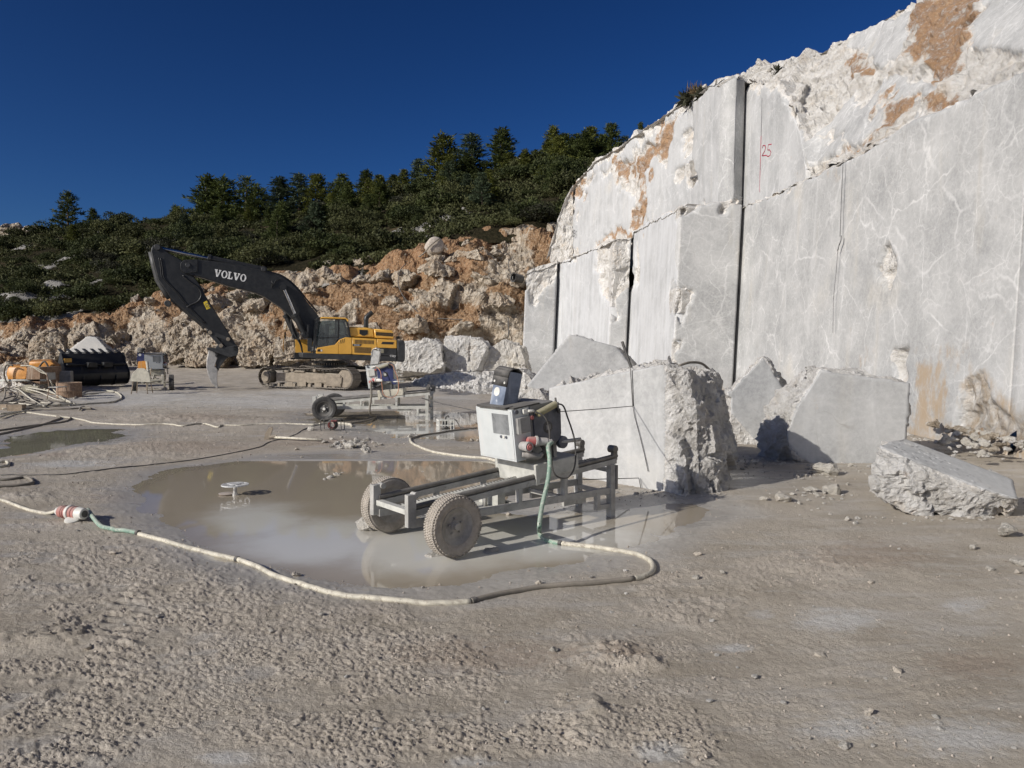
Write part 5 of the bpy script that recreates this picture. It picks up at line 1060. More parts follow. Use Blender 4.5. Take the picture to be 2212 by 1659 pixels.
for off in (0, .07): MB().tube(spline([UE(p, .26, ZE)+V((off, 0, off*.2)) for p in ((135,190),(150,270),(160,345),(205,400),(290,490),(330,545),(420,640),(500,720))], 5), .022, 6).build('hydraulic_hose', BLACK, arm)
MB().tube(spline([UE(p, .27, ZE) for p in ((315,330),(370,380),(440,430),(465,490),(440,540),(380,570),(350,590))], 6), .03, 6).build('hydraulic_hose', BLACK, arm)
for p in ((340,262),(112,108),(745,925)): c = UE(p, 0); MB().cyl(c-V((0, .3, 0)), c+V((0, .3, 0)), .12, n=18).build('pivot_pin', GRAPH, arm, .01)
cylinder('bucket_cylinder', (245,528), (500,745), (538,793), .0, .14, .07)
for l in (.27, -.27):
    MB().bar(UE((540,795), l), UE((685,850), l), .16, .05, up=(0, 1, 0)).build('link', GRAPH, ex, .01); MB().bar(UE((538,800), l), UE((628,902), l), .16, .05, up=(0, 1, 0)).build('link', GRAPH, ex, .01)
for p in ((540,797),(685,850),(628,903)): c = UE(p, 0); MB().cyl(c-V((0, .33, 0)), c+V((0, .33, 0)), .085, n=16).build('link_pin', TRACKD, ex, .008)
# -- ripper tooth
rip = MB(); 
for l in (-.30, .24): rip.prism(U2([(592,905),(628,880),(665,915),(720,905),(752,895),(772,930),(760,980),(735,990),(690,985),(640,965),(560,955)]), l, l+.06, 'y')
rip.prism(U2([(512,918),(560,918),(690,962),(740,985),(700,998),(600,962),(520,936)]), -.33, .33, 'y')
rip = rip.build('ripper', GRAPH, ex, .012); rip['label'] = 'steel ripper mount at the arm tip'
MB().prism(U2([(528,938),(565,935),(598,1000),(575,1070),(590,1080),(600,1100),(595,1180),(604,1252),(585,1245),(550,1205),(522,1140),(508,1075),(512,1010)]), -.09, .09, 'y').build('ripper_tooth', WORN, rip, .02)
MB().prism(U2([(575,950),(700,985),(660,1020),(625,1065),(603,1110),(590,1085),(580,1040)]), -.05, .05, 'y').build('ripper_gusset', GRAPH, rip, .012)
MB().prism(U2([(590,945),(612,950),(590,1000),(578,985)]), -.14, .14, 'y').build('ripper_rib', GRAPH, rip, .01)
c = UE((195,560), 0); MB().cyl(c-V((0, .2, 0)), c+V((0, .2, 0)), .14, n=16).build('work_lamp', GRAPH, arm, .02)
# ---------------------------------------------------------------- wire saws on their wheeled rail carts
SA = R(38.7); SAX = V((math.cos(SA), math.sin(SA), 0)); SAY = V((-SAX.y, SAX.x, 0)); SO = V((-.945, 7.6, 0))
ZS = lambda x, y: (778+.3125*x, 691+.3125*y)
def LC(zx, zy, y): w = onp(*ZS(zx, zy), SO+SAY*y, SAY)-SO; return V((w.dot(SAX), y, w.z))
railz = lambda x: .42 + (x+.27)*.0867
def tyre_mesh(r=.295, w=.17):
    b = MB(); h = w/2; k = r/.295
    b.lathe([(.185*k, -h*.78), (.20*k, -h*.9), (.235*k, -h), (.27*k, -h*.93), (.288*k, -h*.72), (.292*k, -h*.3), (.292*k, h*.3), (.288*k, h*.72), (.27*k, h*.93), (.235*k, h), (.20*k, h*.9), (.185*k, h*.78), (.185*k, -h*.78)], (0, 0, 0), (0, 1, 0), 48)
    for i in range(72):
        a = 2*math.pi*i/72
        for j, y in enumerate((-.62, -.2, .2, .62)): b.box((0, 0, 0), (.016*k, w*.2, .007), Matrix.Rotation(a+(j % 2)*.05, 4, 'Y') @ Matrix.Translation((0, y*h, .291*k)) @ Matrix.Rotation(.35 if j % 2 else -.35, 4, 'Z'))
    for i in range(40): b.box((0, 0, 0), (.016*k, .008, .022), Matrix.Rotation(2*math.pi*i/40, 4, 'Y') @ Matrix.Translation((0, -h*.93, .272*k)))
    return b
def make_saw(loc, rz, s, label, C, gy=.06, gz_=1.24):
    """C: materials for frame, rail, carriage, cabinet, side, plate, guard, tyre, rim"""
    t = empty('wire_saw_cart', loc, rz, label, 'wire saw'); t.scale = (s, s, s)
    F = C['frame']
    for sy in (-1, 1):
        y = .32*sy; dx = 0 if sy < 0 else .08
        MB().bar((-.30, y, railz(-.30)-.03), (2.52+dx, y, railz(2.52)-.03), .05, .06).build('upper_rail', F, t, .005)
        MB().cyl((-.28, y, railz(-.28)+.028), (2.54+dx, y, railz(2.54)+.028), .027, n=12).build('guide_bar', C['rail'], t)
        MB().bar((-.28, y, .29), (2.45+dx, y, .29), .05, .075).build('lower_rail', F, t, .005)
        MB().prism([(-.345, .27), (-.255, .27), (-.255, .58), (-.345, .58)], y-.012, y+.012, 'y').bar((-.30, y+.03*sy, .27), (-.30, y+.03*sy, .58), .09, .05, up=(0, 1, 0)).build('end_bracket', F, t, .005)
        MB().cyl((-.24, y-.04, .565), (-.24, y+.04, .565), .03, n=12).build('stop_roller', F, t)
        for x in (.42, 1.05, 1.70): MB().bar((x, y, .325), (x, y, railz(x)-.06), .055 if x < 1.6 else .07, .05).build('post', F, t, .004)
        MB().bar((2.45+dx, y, -.10), (2.45+dx, y, railz(2.45)-.06), .075, .075, up=(1, 0, 0)).build('leg', F, t, .006)
        MB().bar((2.22, y, .085), (2.22, y, .255), .06, .05).bar((2.19, y, .11), (2.42+dx, y, .11), .05, .055).build('foot_bracket', F, t, .004)
        MB().prism([(2.46+dx, railz(2.5)-.02), (2.54+dx, railz(2.5)-.02), (2.54+dx, .79), (2.46+dx, .79)], y-.02, y+.02, 'y').cyl((2.475+dx, y-.05, .775), (2.475+dx, y+.05, .775), .045, n=14).build('stop_bracket', C['rail'], t, .004)
        MB().bar((1.72, y+.04*-sy, .225), (1.72+.34, y+.04*-sy, .225), .04, .07).build('jack_bar', F, t, .004)
    MB().cyl((2.50, -.36, .585), (2.50, -.36, .30), .018, n=10).build('screw_rod', C['rail'], t)
    for x, z in ((-.28, .40), (1.05, .285), (1.72, .285), (2.46, .52), (2.46, .24)): MB().bar((x, -.30, z), (x+(.06 if x > 2 else 0), .30, z), .07 if x < 0 else .05, .05 if x < 0 else .045).build('cross_bar', C['carriage'] if x < 0 else F, t, .004)
    b = MB(); b.bar((-.26, 0, .395), (2.5, 0, .615), .06, .03); b.build('rack', C['carriage'], t)
    b = MB()
    for i in range(64):
        x = -.22+i*.042; b.box((x, 0, .4165+(x+.26)*.0797), (.018, .038, .004))
    tag(b.build('rack_slots', C['rail'], t), kind='stuff')
    MB().prism([(.42, .262), (1.02, .262), (1.02, .274), (.42, .274)], -.29, .29, 'y').build('deck_plate', C['carriage'], t)
    MB().box((.93, .0, .345), (.10, .34, .14)).build('tray', C['carriage'], t, .006)
    MB().box((.80, -.05, .36), (.04, .035, .28)).build('hanger_strip', F, t)
    MB().cyl((0, -.60, .29), (0, .60, .29), .03, n=14).build('axle', F, t)
    for sy in (-1, 1):
        w = tyre_mesh().build('wheel', C['tyre'], t, 0, 30); w.location = (0, .62*sy, .29); w.rotation_euler = (0, .4*sy, R(3)); 
        if sy > 0: w.rotation_euler = (0, 1., math.pi+R(4))
        MB().lathe([(.0, -.045), (.045, -.05), (.06, -.03), (.10, -.02), (.135, -.032), (.155, -.05), (.178, -.07), (.187, -.065), (.187, .07), (.17, .06), (.0, .05)], (0, 0, 0), (0, 1, 0), 40).build('rim', C['rim'], w, 0, 35)
        hb = MB(); hb.cyl((0, -.075, 0), (0, -.03, 0), .035, n=16)
        for i in range(5): a = i*2*math.pi/5; hb.cyl((.075*math.cos(a), -.045, .075*math.sin(a)), (.075*math.cos(a), -.02, .075*math.sin(a)), .011, n=8)
        hb.build('hub', C.get('hub', C['rim']), w, .004)
    # carriage riding the rails
    Mx = Matrix.Translation((1.56, 0, railz(1.56)+.045)) @ Matrix.Rotation(-math.atan(.0867), 4, 'Y')
    b = MB(); b.prism([(-.31, -.115), (-.255, -.115), (-.245, -.055), (-.225, -.055), (.33, -.055), (.33, .115), (-.31, .115)], -.36, .36, 'y', None); b.build('carriage', C['carriage'], t, .008, M=Mx)
    b = MB()
    for y in (-.32, .32): b.cyl((-.315, y, -.05), (-.305, y, -.05), .034, n=16)
    b.build('guide_opening', C['rail'], t, M=Mx)
    b = MB(); b.bar((-.05, .0, .11), (-.05, .0, .26), .28, .4).bar((.10, -.2, .11), (.10, -.2, .30), .07, .05).bar((.02, -.2, .11), (.02, -.2, .28), .05, .05); b.build('pivot_post', F, t, .006, M=Mx)
    # body: control cabinet in front of the motor housing
    def body(x, y, z): return V((x, y, z))
    NY = -.33
    Mb = Matrix.Translation((1.02, 0, .755)) @ Matrix.Rotation(R(-7), 4, 'Y')
    cb = MB().box((.115, 0, .285), (.23, .64, .56)).build('control_cabinet', C['cabinet'], t, .014, M=Mb)
    MB().box((.002, 0, .285), (.014, .60, .52)).build('cabinet_door', C['cabinet'], cb, .005, M=Mb)
    MB().prism([(.03, .29), (-.25, .29), (-.25, .51), (.03, .51)], -.009, -.005, 'x', None).build('display_window', C.get('window', DARK), cb, 0, M=Mb)
    for k, (yy, m) in enumerate(((-.10, DARK), (-.145, WHITEP), (-.19, DARK))): MB().cyl((-.012, yy, .262), (-.004, yy, .262), .017, n=16).build('button', m, cb, M=Mb)
    MB().box((.20, .0, .575), (.36, .66, .016)).box((.02, .0, .580), (.10, .5, .02)).build('rubber_mat', RUBBER, cb, .006, M=Mb)
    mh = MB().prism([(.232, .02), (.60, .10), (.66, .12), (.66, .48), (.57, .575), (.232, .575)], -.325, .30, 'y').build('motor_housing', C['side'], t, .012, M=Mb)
    MB().prism([(.262, .15), (.62, .115), (.645, .20), (.665, .46), (.57, .545), (.30, .50), (.262, .44)], -.345, -.326, 'y').build('disc_guard_plate', C['plate'], mh, .004, M=Mb)
    MB().lathe([(.0, -.350), (.058, -.352), (.066, -.346), (.066, -.34)], (.455, 0, .30), (0, 1, 0), 28).build('vent_mesh', RUBBER, mh, M=Mb)
    MB().box((.455, -.354, .30), (.055, .006, .055)).build('vent_cap', C['side'], mh, .004, M=Mb)
    MB().prism([(.03, .30), (.21, .30), (.21, .47), (.03, .47)], -.36, -.322, 'y').build('switch_cover', C['side'], cb, .006, M=Mb)
    MB().prism([(.026, .30), (.066, .30), (.066, .465), (.026, .465)], -.365, -.361, 'y').build('white_strip', WHITEP, cb, 0, M=Mb)
    MB().cyl((.05, -.34, .535), (.05, -.322, .535), .024, n=14).build('side_knob', DARK, cb, M=Mb)
    MB().box((.16, -.34, .525), (.06, .03, .05)).cyl((.19, -.36, .525), (.26, -.37, .515), .016, n=10).build('cable_gland', WHITEP, cb, .004, M=Mb)
    MB().cyl((.235, -.365, .445), (.235, -.325, .445), .024, n=14).build('emergency_button', RED, cb, .004, M=Mb)
    MB().cyl((.30, -.375, .475), (.575, -.375, .535), .038, n=14).build('rolled_cover', C.get('roll', OLIVE), mh, .008, M=Mb)
    MB().tube(spline([V(p) for p in ((.60, -.345, .60), (.60, -.36, .46), (.585, -.40, .445), (.57, -.41, .50), (.57, -.41, .56))], 4), .011, 8).build('hook', RUBBER, mh, M=Mb)
    MB().cyl((.62, -.34, .10), (.90, -.37, .075), .022, n=12).build('guide_handle', C['frame'], mh, .004, M=Mb); MB().cyl((.655, -.30, .09), (.655, -.36, .09), .07, n=18).build('lower_roller', C['plate'], mh, .006, M=Mb)
    # plug and socket, all red and grey
    so = MB().lathe([(0, -.13), (.036, -.13), (.052, -.135), (.055, -.10), (.05, -.05), (.045, 0)], (.085, -.32, .165), (0, 1, .0), 24).build('power_socket', C.get('plugg', WHITEP), cb, M=Mb)
    MB().lathe([(0, -.146), (.032, -.144), (.038, -.134)], (.085, -.32, .165), (0, 1, 0), 24).box((.085, -.468, .165), (.025, .006, .03)).build('socket_lid', RED, so, M=Mb)
    MB().cyl((.13, -.36, .215), (.215, -.40, .195), .044, .05, n=20).build('power_socket', RED, cb, .006, M=Mb)
    pg_ = MB(); pg_.cyl((.21, -.398, .196), (.235, -.408, .19), .060, n=20).cyl((.23, -.405, .19), (.34, -.45, .172), .047, .040, n=20).cyl((.33, -.446, .173), (.385, -.468, .165), .036, .032, n=20); pg_.build('power_plug', C.get('plugg', WHITEP), cb, .005, M=Mb)
    MB().prism([(.12, .04), (.22, .04), (.22, .13), (.12, .13)], -.335, -.323, 'y').build('side_recess', RUBBER, cb, M=Mb)
    MB().tube(spline([V(p) for p in ((.06, -.345, .075), (.13, -.40, .06), (.22, -.42, .03), (.28, -.40, .04))], 5), [.026]*3+[.034]*8+[.028]*5, 10).build('sleeve_hose', C.get('sleeve', RUBBER), cb, M=Mb)
    MB().tube(spline([V(p) for p in ((.28, -.40, .04), (.33, -.40, .08), (.30, -.36, .15), (.26, -.33, .15))], 4), .022, 8).build('sleeve_elbow', RUBBER, cb, M=Mb)
    cable = C.get('cable', RUBBER)
    MB().tube(spline([V(p) for p in ((.26, -.37, .515), (.34, -.44, .44), (.37, -.46, .33), (.36, -.47, .20), (.36, -.47, .02), (.36, -.48, -.16), (.45, -.48, -.25), (.60, -.46, -.27), (.72, -.44, -.16), (.76, -.42, .10), (.70, -.40, .38), (.67, -.38, .50), (.58, -.37, .54))], 6), .0095, 7).build('control_cable', cable, t, M=Mb)
    # belt guard standing up behind
    Mg = Matrix.Translation((1.02, gy, gz_)) @ Matrix.Rotation(R(9), 4, 'Y') @ Matrix.Rotation(R(5), 4, 'X')
    g = MB().box((.09, .0, .245), (.19, .235, .49)).build('belt_guard', C['guard'], t, .012, M=Mg)
    ts = [(-.008, .32), (-.012, .42), (.0, .495), (.05, .53), (.12, .53), (.175, .49)]
    b = MB()
    for p, q in zip(ts, ts[1:]): b.bar((p[0], -.0, p[1]), (q[0], -.0, q[1]), .26, .014, up=(0, 0, 1) if abs(p[1]-q[1]) < .05 else (1, 0, 0))
    b.build('rubber_flap', C.get('flap', RUBBER), g, M=Mg)
    for yy in (-.09, .09): MB().cyl((-.02, yy, .36), (-.012, yy, .36), .014, n=10).build('bolt', WHITEP, g, M=Mg)
    MB().lathe([(0, -.0085), (.05, -.0085), (.05, -.004)], (0, .03, .25), (1, 0, 0), 20).build('round_sticker', WHITEP, g, M=Mg)
    return t, Mb
ROLL = painted('khaki rolled cover', (.26, .235, .12), .7, .35)
DWIN = painted('dusty display window', (.16, .17, .175), .25, .45, dcol=(.42, .42, .41))
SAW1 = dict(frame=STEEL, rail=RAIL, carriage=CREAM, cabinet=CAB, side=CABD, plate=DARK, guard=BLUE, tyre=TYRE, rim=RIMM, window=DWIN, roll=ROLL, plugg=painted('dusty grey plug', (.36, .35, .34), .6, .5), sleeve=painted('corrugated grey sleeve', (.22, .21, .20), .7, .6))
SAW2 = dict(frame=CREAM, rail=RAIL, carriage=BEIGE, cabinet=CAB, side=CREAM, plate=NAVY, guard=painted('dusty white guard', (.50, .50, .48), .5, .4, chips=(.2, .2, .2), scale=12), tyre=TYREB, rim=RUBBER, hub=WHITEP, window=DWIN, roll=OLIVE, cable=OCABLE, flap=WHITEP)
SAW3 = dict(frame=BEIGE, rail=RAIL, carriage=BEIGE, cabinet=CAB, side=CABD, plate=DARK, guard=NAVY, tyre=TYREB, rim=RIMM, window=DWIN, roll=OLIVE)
saw1, MB1 = make_saw(SO, SA, 1., 'grey wire saw on a two wheeled rail cart beside the big puddle', SAW1)
o2 = gp(700, 909); saw2, _ = make_saw(V((o2.x-.02, o2.y+.70, 0)), R(2.5), 1.09, 'cream wire saw cart with a navy disc guard in front of the excavator', SAW2)
saw3, _ = make_saw(V((at(331, 838, 33).x, 33, gz(at(331, 838, 33).x, 33))), R(113), 1.17, 'beige wire saw behind the broken yellow chair', SAW3, .47, 1.06)
def wsaw(saw, M, p): bpy.context.view_layer.update(); return saw.matrix_world @ (M @ V(p))
# diamond wire from the near saw to the big block, and round the block
WIRE = painted('diamond wire', (.05, .05, .05), .5, .3)
bpy.context.view_layer.update()
def wire(name, pts, r, label, m=WIRE, cat='wire'): return tag(MB().tube(pts, r, 6).build(name, m, None, 0, 60, True), label, cat)
w0 = LC(1370, 635, .05); w0 = saw1.matrix_world @ w0; w1_ = on_big(1369, 877, .02)
wire('diamond_wire', [w0, w0.lerp(w1_, .5)+V((0, 0, -.004)), w1_, on_big(1373, 900, .02), on_big(1385, 945, .02), on_big(1395, 985, .02), on_big(1402, 1018, .02)], .0055, 'black cutting wire stretched from the near saw to the big block')
wire('diamond_wire', [on_big(1364, 790, .03), on_big(1366, 830, .02), on_big(1369, 877, .02)], .006, 'black cutting wire running down from the top of the big block')
p0 = saw1.matrix_world @ V((2.4, .1, .36)); wire('diamond_wire', [p0, on_big(1383, 1032, .03), on_big(1388, 1056, .03)], .006, 'thin cutting wire low at the foot of the big block')
p0 = saw2.matrix_world @ V((2.3, 0, .50)); wire('diamond_wire', [p0, at(960, 873, 17.5), at(1040, 890, 15), at(1180, 905, 12.6)], .012, 'cutting wire running right from the cream saw cart')
p0 = saw2.matrix_world @ V((1.7, 0, 1.0)); wire('diamond_wire', [p0, at(980, 803, 24), at(1140, 798, 29)], .012, 'cutting wire stretched from the cream saw towards the marble wall')
# kerf in the big block where the wire has cut
MB().tube([on_big(1366, 800, .004), on_big(1369, 877, .004)], .006, 5).build('saw_kerf', BLACKP).parent = None
bpy.data.objects['saw_kerf'].parent = big; bpy.data.objects['saw_kerf'].location = bpy.data.objects['saw_kerf'].location - big.location
# steel pry bar and bent pipe on the big block
e0, e1 = at(1364, 796, 11.2), at(1344, 738, 11.3)
tag(MB().cyl(e0, e1, .022, n=8).build('iron_bar', RUBBER, None, 0, 40, True), 'dark iron bar standing in the top of the big cut block', 'iron bar')
tag(MB().tube(spline([at(1466, 790, 11.3), at(1490, 783, 11.5), at(1515, 785, 11.7), at(1533, 800, 11.8), at(1540, 815, 11.9)], 5), .02, 8).build('bent_hose', HOSED, None, 0, 60, True), 'grey hose bent over the top of the big cut block', 'hose')

# ---------------------------------------------------------------- hoses on the ground
def lay(vpts, r, n=8, lift=.6):
    pts = [gp(*p) for p in vpts]; pts = spline([V((p.x, p.y, 0)) for p in pts], n); z = gzs([(p.x, p.y) for p in pts]); k = np.convolve(np.pad(z, 2, 'edge'), np.ones(5)/5, 'valid'); return [V((p.x, p.y, max(a, b, -.02)+r*lift)) for p, a, b in zip(pts, k, z)]
def hose(name, label, segs, r, cat='hose', root=None):
    """segs: (points in the world, material, label of the section)"""
    t = root or empty(name, segs[0][0][0], 0, label, cat)
    for pts, m, lab in segs:
        o = MB().tube([p - t.location for p in pts], r, 8).build('hose_section', m, t, 0, 60)
        if lab: o['label'] = lab
    return t
plug = [wsaw(saw1, MB1, (.385, -.468, .165))]
drop = [saw1.matrix_world @ LC(x, y, yy) for x, y, yy in ((1300,880,-.52),(1309,950,-.56),(1308,1030,-.60),(1298,1110,-.64),(1275,1210,-.69),(1255,1300,-.76),(1243,1380,-.84),(1237,1440,-.92))]
A1 = lay([(1165,1150),(1175,1163),(1192,1169),(1209,1172)], .024); A2 = lay([(1209,1172),(1300,1182),(1360,1195),(1397,1210),(1411,1226),(1404,1244),(1370,1256)], .024); A3 = lay([(1370,1256),(1280,1265),(1170,1273),(1090,1285),(1018,1303)], .026); A4 = lay([(1018,1303),(930,1305),(830,1298),(740,1288),(670,1270),(600,1245),(555,1222),(515,1207)], .024); A5 = lay([(515,1207),(440,1190),(350,1168),(300,1156)], .022); A6 = lay([(300,1156),(262,1150),(240,1146),(215,1137),(190,1118)], .026, lift=.9)
for i, p in enumerate(A6[-10:]): p.z += .07*((i+1)/10)**1.5
sp = spline(plug+drop, 5); sp[-1] = A1[0]+V((0, 0, .02))
h = hose('power_hose', 'long pale hose curving over the mud from the near saw to a red coupling', [(sp+A1, HOSEG, 'green section hanging from the saw plug'), (A2, HOSEW, None), (A3, HOSED, 'mud covered dark section'), (A4, HOSEW, None), (A5, HOSEW, None), (A6, HOSEG, 'green section at the red coupling')], .024)
for p, q in ((A1[-2], A1[-1]), (A5[0], A5[1]), (A6[0], A6[1]), (A3[-2], A3[-1])): MB().cyl(p-h.location, p-h.location+(q-p).normalized()*.035, .029, n=12).build('hose_clamp', RUBBER, h)
# coupling
cp = on_ground(152, 1124); c1 = at(186, 1117, cp.y-.06); c0 = at(126, 1117, cp.y+.10); c0.z = c1.z = .085; d = (c1-c0).normalized(); Lc = (c1-c0).length
cpl = empty('plug_coupling', V((cp.x, cp.y, 0)), 0, 'faded red plug coupling on the pale hose at the left of the yard', 'plug coupling')
o_ = cpl.location
def seg(a, b, r1, r2, m, nm): MB().cyl(c0+d*Lc*a-o_, c0+d*Lc*b-o_, r1, r2, n=24).build(nm, m, cpl, .006)
seg(-.04, .10, .040, .066, WHITEP, 'plug_tail'); seg(.10, .40, .068, .072, PINKR, 'plug_body'); seg(.40, .50, .084, .084, WHITEP, 'lock_ring'); seg(.50, .72, .074, .072, PINKR, 'socket_body'); seg(.72, .95, .076, .062, WHITEP, 'socket_end'); seg(.951, .96, .04, .04, RUBBER, 'socket_opening')
seg(.24, .27, .076, .076, PINKR, 'grip_ring'); seg(.31, .34, .077, .077, PINKR, 'grip_ring'); seg(.60, .63, .08, .08, PINKR, 'grip_ring')
MB().lathe([(0, 0), (.07, 0), (.078, .015), (.078, .035), (.05, .045), (0, .045)], c0+d*Lc*.62-o_+V((0, -.06, -.085)), (.05, -.35, 1), 24).build('socket_lid', WHITEP, cpl, 0)
left = lay([(124,1114),(100,1110),(60,1101),(30,1092),(0,1083),(-60,1072),(-300,1050),(-700,1070)], .022)
for i, p in enumerate(left[:8]): p.z += .05*(1-i/8)
hose('power_hose', 'pale hose running off to the left edge from the red coupling', [(left, HOSEW, None)], .021)
hose('black_cable', 'thin black cable lying across the left of the yard', [(lay([(-700,1010),(-300,1035),(-60,1030),(20,1030),(70,1029),(150,1026),(250,1012),(330,1003),(420,992),(500,978),(560,965),(580,955),(620,945),(640,938),(665,925),(700,915)], .010), CABLE, None)], .010, 'cable')
hose('pale_hose', 'double pale hose bend at the left edge of the yard', [(lay([(-600,1075),(-250,1062),(-60,1045),(20,1040),(55,1036),(70,1043),(55,1050),(-60,1060),(-250,1080),(-600,1100)], .024), HOSED, None), (lay([(-500,1030),(-200,1022),(-60,1010),(0,1004),(14,1003),(18,1008),(8,1014),(-60,1020),(-220,1035),(-480,1050)], .024), HOSEW, None)], .024)
hose('white_hose', 'long white hose winding from the hose heap across the far mud', [(lay([(47,890),(110,898),(165,905),(200,913),(240,916),(300,918),(360,917),(395,921),(440,916),(470,924),(480,920),(520,920),(560,918),(620,917),(680,918)], .02), HOSEW, None)], .021)
hose('grey_hose', 'pair of grey hoses looping at the left of the far mud', [(lay([(-500,990),(-200,965),(-40,945),(60,925),(110,912),(130,903),(105,896),(47,889)], .03), HOSED, None), (lay([(-500,970),(-200,950),(-40,935),(70,920),(135,912),(152,905),(140,900),(60,890)], .03), HOSED, None)], .023)
hose('white_hose', 'white hose loop on the ground right of the rusty drum', [(lay([(175,855),(182,847),(205,843),(240,845),(258,853),(262,861),(245,868),(200,872),(150,876)], .035), HOSEW, None), (lay([(160,862),(175,853),(215,849),(248,848)], .03), HOSEW, None)], .03)
hose('pale_hose', 'short pale hose bent round two stones in front of the plastic crate', [(lay([(886,948),(889,957),(905,966),(935,976),(970,982),(1010,987),(1050,990),(1090,1000)], .025), HOSEW, None), (lay([(886,948),(910,940),(945,935),(975,930),(1010,926),(1030,924)], .022), HOSED, None)], .025)
p = on_ground(888, 944); stone(p, .10, 'stone weighing down the bend of the pale hose'); p = on_ground(896, 940); stone(p, .07, 'smaller stone beside the bend of the pale hose')
cab2 = wsaw(saw2, MB1, (.10, -.46, .165)); hz_ = [cab2+V((0, -.02, 0)), cab2+V((.03, -.12, -.35)), cab2+V((.0, -.2, -.8))] + [gp(*q) + V((0, 0, .02)) for q in ((812, 902), (800, 908), (785, 912), (765, 915), (755, 917))]
hose('grey_hose', 'grey hose drooping from the cream saw cart to the ground', [(spline(hz_, 7), HOSED, None)], .028)
hose('white_hose', 'white hose lying beside the cable reel', [(lay([(690,917),(720,914),(755,918),(760,922)], .03), HOSEW, None)], .028)
# ---------------------------------------------------------------- loader bucket and the other things on the left
def zl(x, y): return (x*.2344, 680+y*.2344)
Mrot = lambda p, rz: Matrix.Translation(p) @ Matrix.Rotation(rz, 4, 'Z')
# black loader bucket standing on its back, teeth up
YB = 36.5; pb = at(*zl(860, 640), YB); bk = empty('loader_bucket', V((pb.x, pb.y, gz(pb.x, pb.y))), R(54), 'black wheel loader bucket standing on the ground, its toothed edge up', 'loader bucket')
def bz(x, y): q = at(*zl(x, y), YB); return q
BL = 3.6
bk.scale = (.80, .78, .76)
prof = [(-.15, .0), (-.55, .12), (-.78, .42), (-.80, .80), (-.58, 1.14), (-.36, 1.40), (-.15, 2.02), (-.02, 2.06)]      # bucket back seen from the end: (y towards the camera is negative, z)
inner = [(.02, 2.02), (-.05, 1.98), (-.28, 1.38), (-.50, 1.12), (-.70, .80), (-.68, .45), (-.48, .18), (-.1, .07)]
b = MB(); b.prism([(y, z) for y, z in prof+inner], -BL/2, BL/2, 'x'); b.build('bucket_shell', BLACK, bk, .01)
for sx in (-1, 1): MB().prism([(.9, .05), (-.15, .0), (-.57, .10), (-.82, .42), (-.84, .82), (-.60, 1.18), (-.40, 1.42), (-.2, 2.04), (.02, 2.10), (.30, 1.4)], sx*BL/2-.04, sx*BL/2+.04, 'x').build('side_plate', BLACK, bk, .015)
for x in (-.9, .1, 1.0): MB().prism([(-.78, .75), (-.86, .45), (-.62, .08), (-.2, -.02), (-.2, .03), (-.5, .2), (-.7, .5), (-.68, .85), (-.50, 1.18), (-.62, 1.22)], x-.05, x+.05, 'x').build('rib', BLACK, bk, .01)
MB().box((-.35, -.66, 1.32), (.55, .3, .34)).box((.55, -.66, 1.32), (.55, .3, .34)).cyl((-1.7, -.48, 1.34), (1.7, -.48, 1.34), .09, n=14).build('hinge_bracket', BLACK, bk, .03)
MB().box((-1.55, -.345, 1.62), (.42, .03, .24), Matrix.Rotation(R(0), 4, 'X')).build('yellow_corner_plate', YELLOW, bk, .01)
for i in range(8):
    x = -BL/2+.18+i*(BL-.36)/7; MB().prism([(-.05, 2.03), (-.02, 2.09), (.62, 2.34), (.68, 2.32), (.10, 2.02)], x-.10, x+.10, 'x').build('tooth', BLACK, bk, .02)
    if i < 7: MB().box((x+.25, .12, 2.10), (.26, .34, .05), None).build('edge_segment', BLACK, bk, .01)
for x, w in ((-1.42, .45), (1.45, .12)): MB().box((x, -.47, 1.30), (w*.6, .012, .07), None).build('decal', GRAPH, bk)
# two orange steel tanks
def tank(label, pts, Y, depth, m=ORANGE, back=(.35, .15)):
    f = [at(*zl(x, y), Y) for x, y in pts]; n = len(f); c = sum(f, V((0, 0, 0)))/n; base = V((c.x, c.y+depth/2, min(p.z for p in f))); g = empty('orange_tank', base, 0, label, 'orange tank')
    b = MB(); A = [b.bm.verts.new(p-base) for p in f]; B = [b.bm.verts.new(p-base+V((back[0]*.3+p.x*depth/p.y, depth, back[1]*.4 if p.z > c.z else 0))) for p in f]; b.bm.faces.new(A); b.bm.faces.new(B[::-1])
    for i in range(n): b.bm.faces.new((A[i], A[i-1], B[i-1], B[i]))
    bmesh.ops.recalc_face_normals(b.bm, faces=b.bm.faces[:]); b.build('tank_body', m, g, .03); return g, base
g, bs = tank('long low orange steel tank lying left of the chair', [(70,500),(85,480),(240,478),(255,490),(240,595),(140,600),(75,600),(62,545)], 31.5, 1.6)
MB().box(at(*zl(155,604), 31.45)-bs, (2.4, .1, .08)).build('tank_skid', CREAM, g); MB().prism([(p.x, p.z) for p in [at(*zl(x, y), 31.4)-bs for x, y in ((245,485),(370,482),(372,640),(240,600))]], -.9, .6, 'y').build('tank_end_plate', RUST, g, .02)
MB().tube(spline([at(*zl(x, y), 31.3)-bs for x, y in ((120,470),(70,458),(45,490),(38,560),(60,620),(80,640))], 5), .035, 8).build('tank_hoop', HOSED, g)
g, bs = tank('taller orange steel tank behind the metal chair', [(268,432),(430,428),(470,430),(540,480),(540,600),(470,640),(380,640),(375,500),(270,480)], 33.5, 1.6)
MB().tube(spline([at(*zl(x, y), 33.3)-bs for x, y in ((355,490),(405,430),(440,470),(450,520))], 5), .04, 8).build('lifting_sling', RUBBER, g)
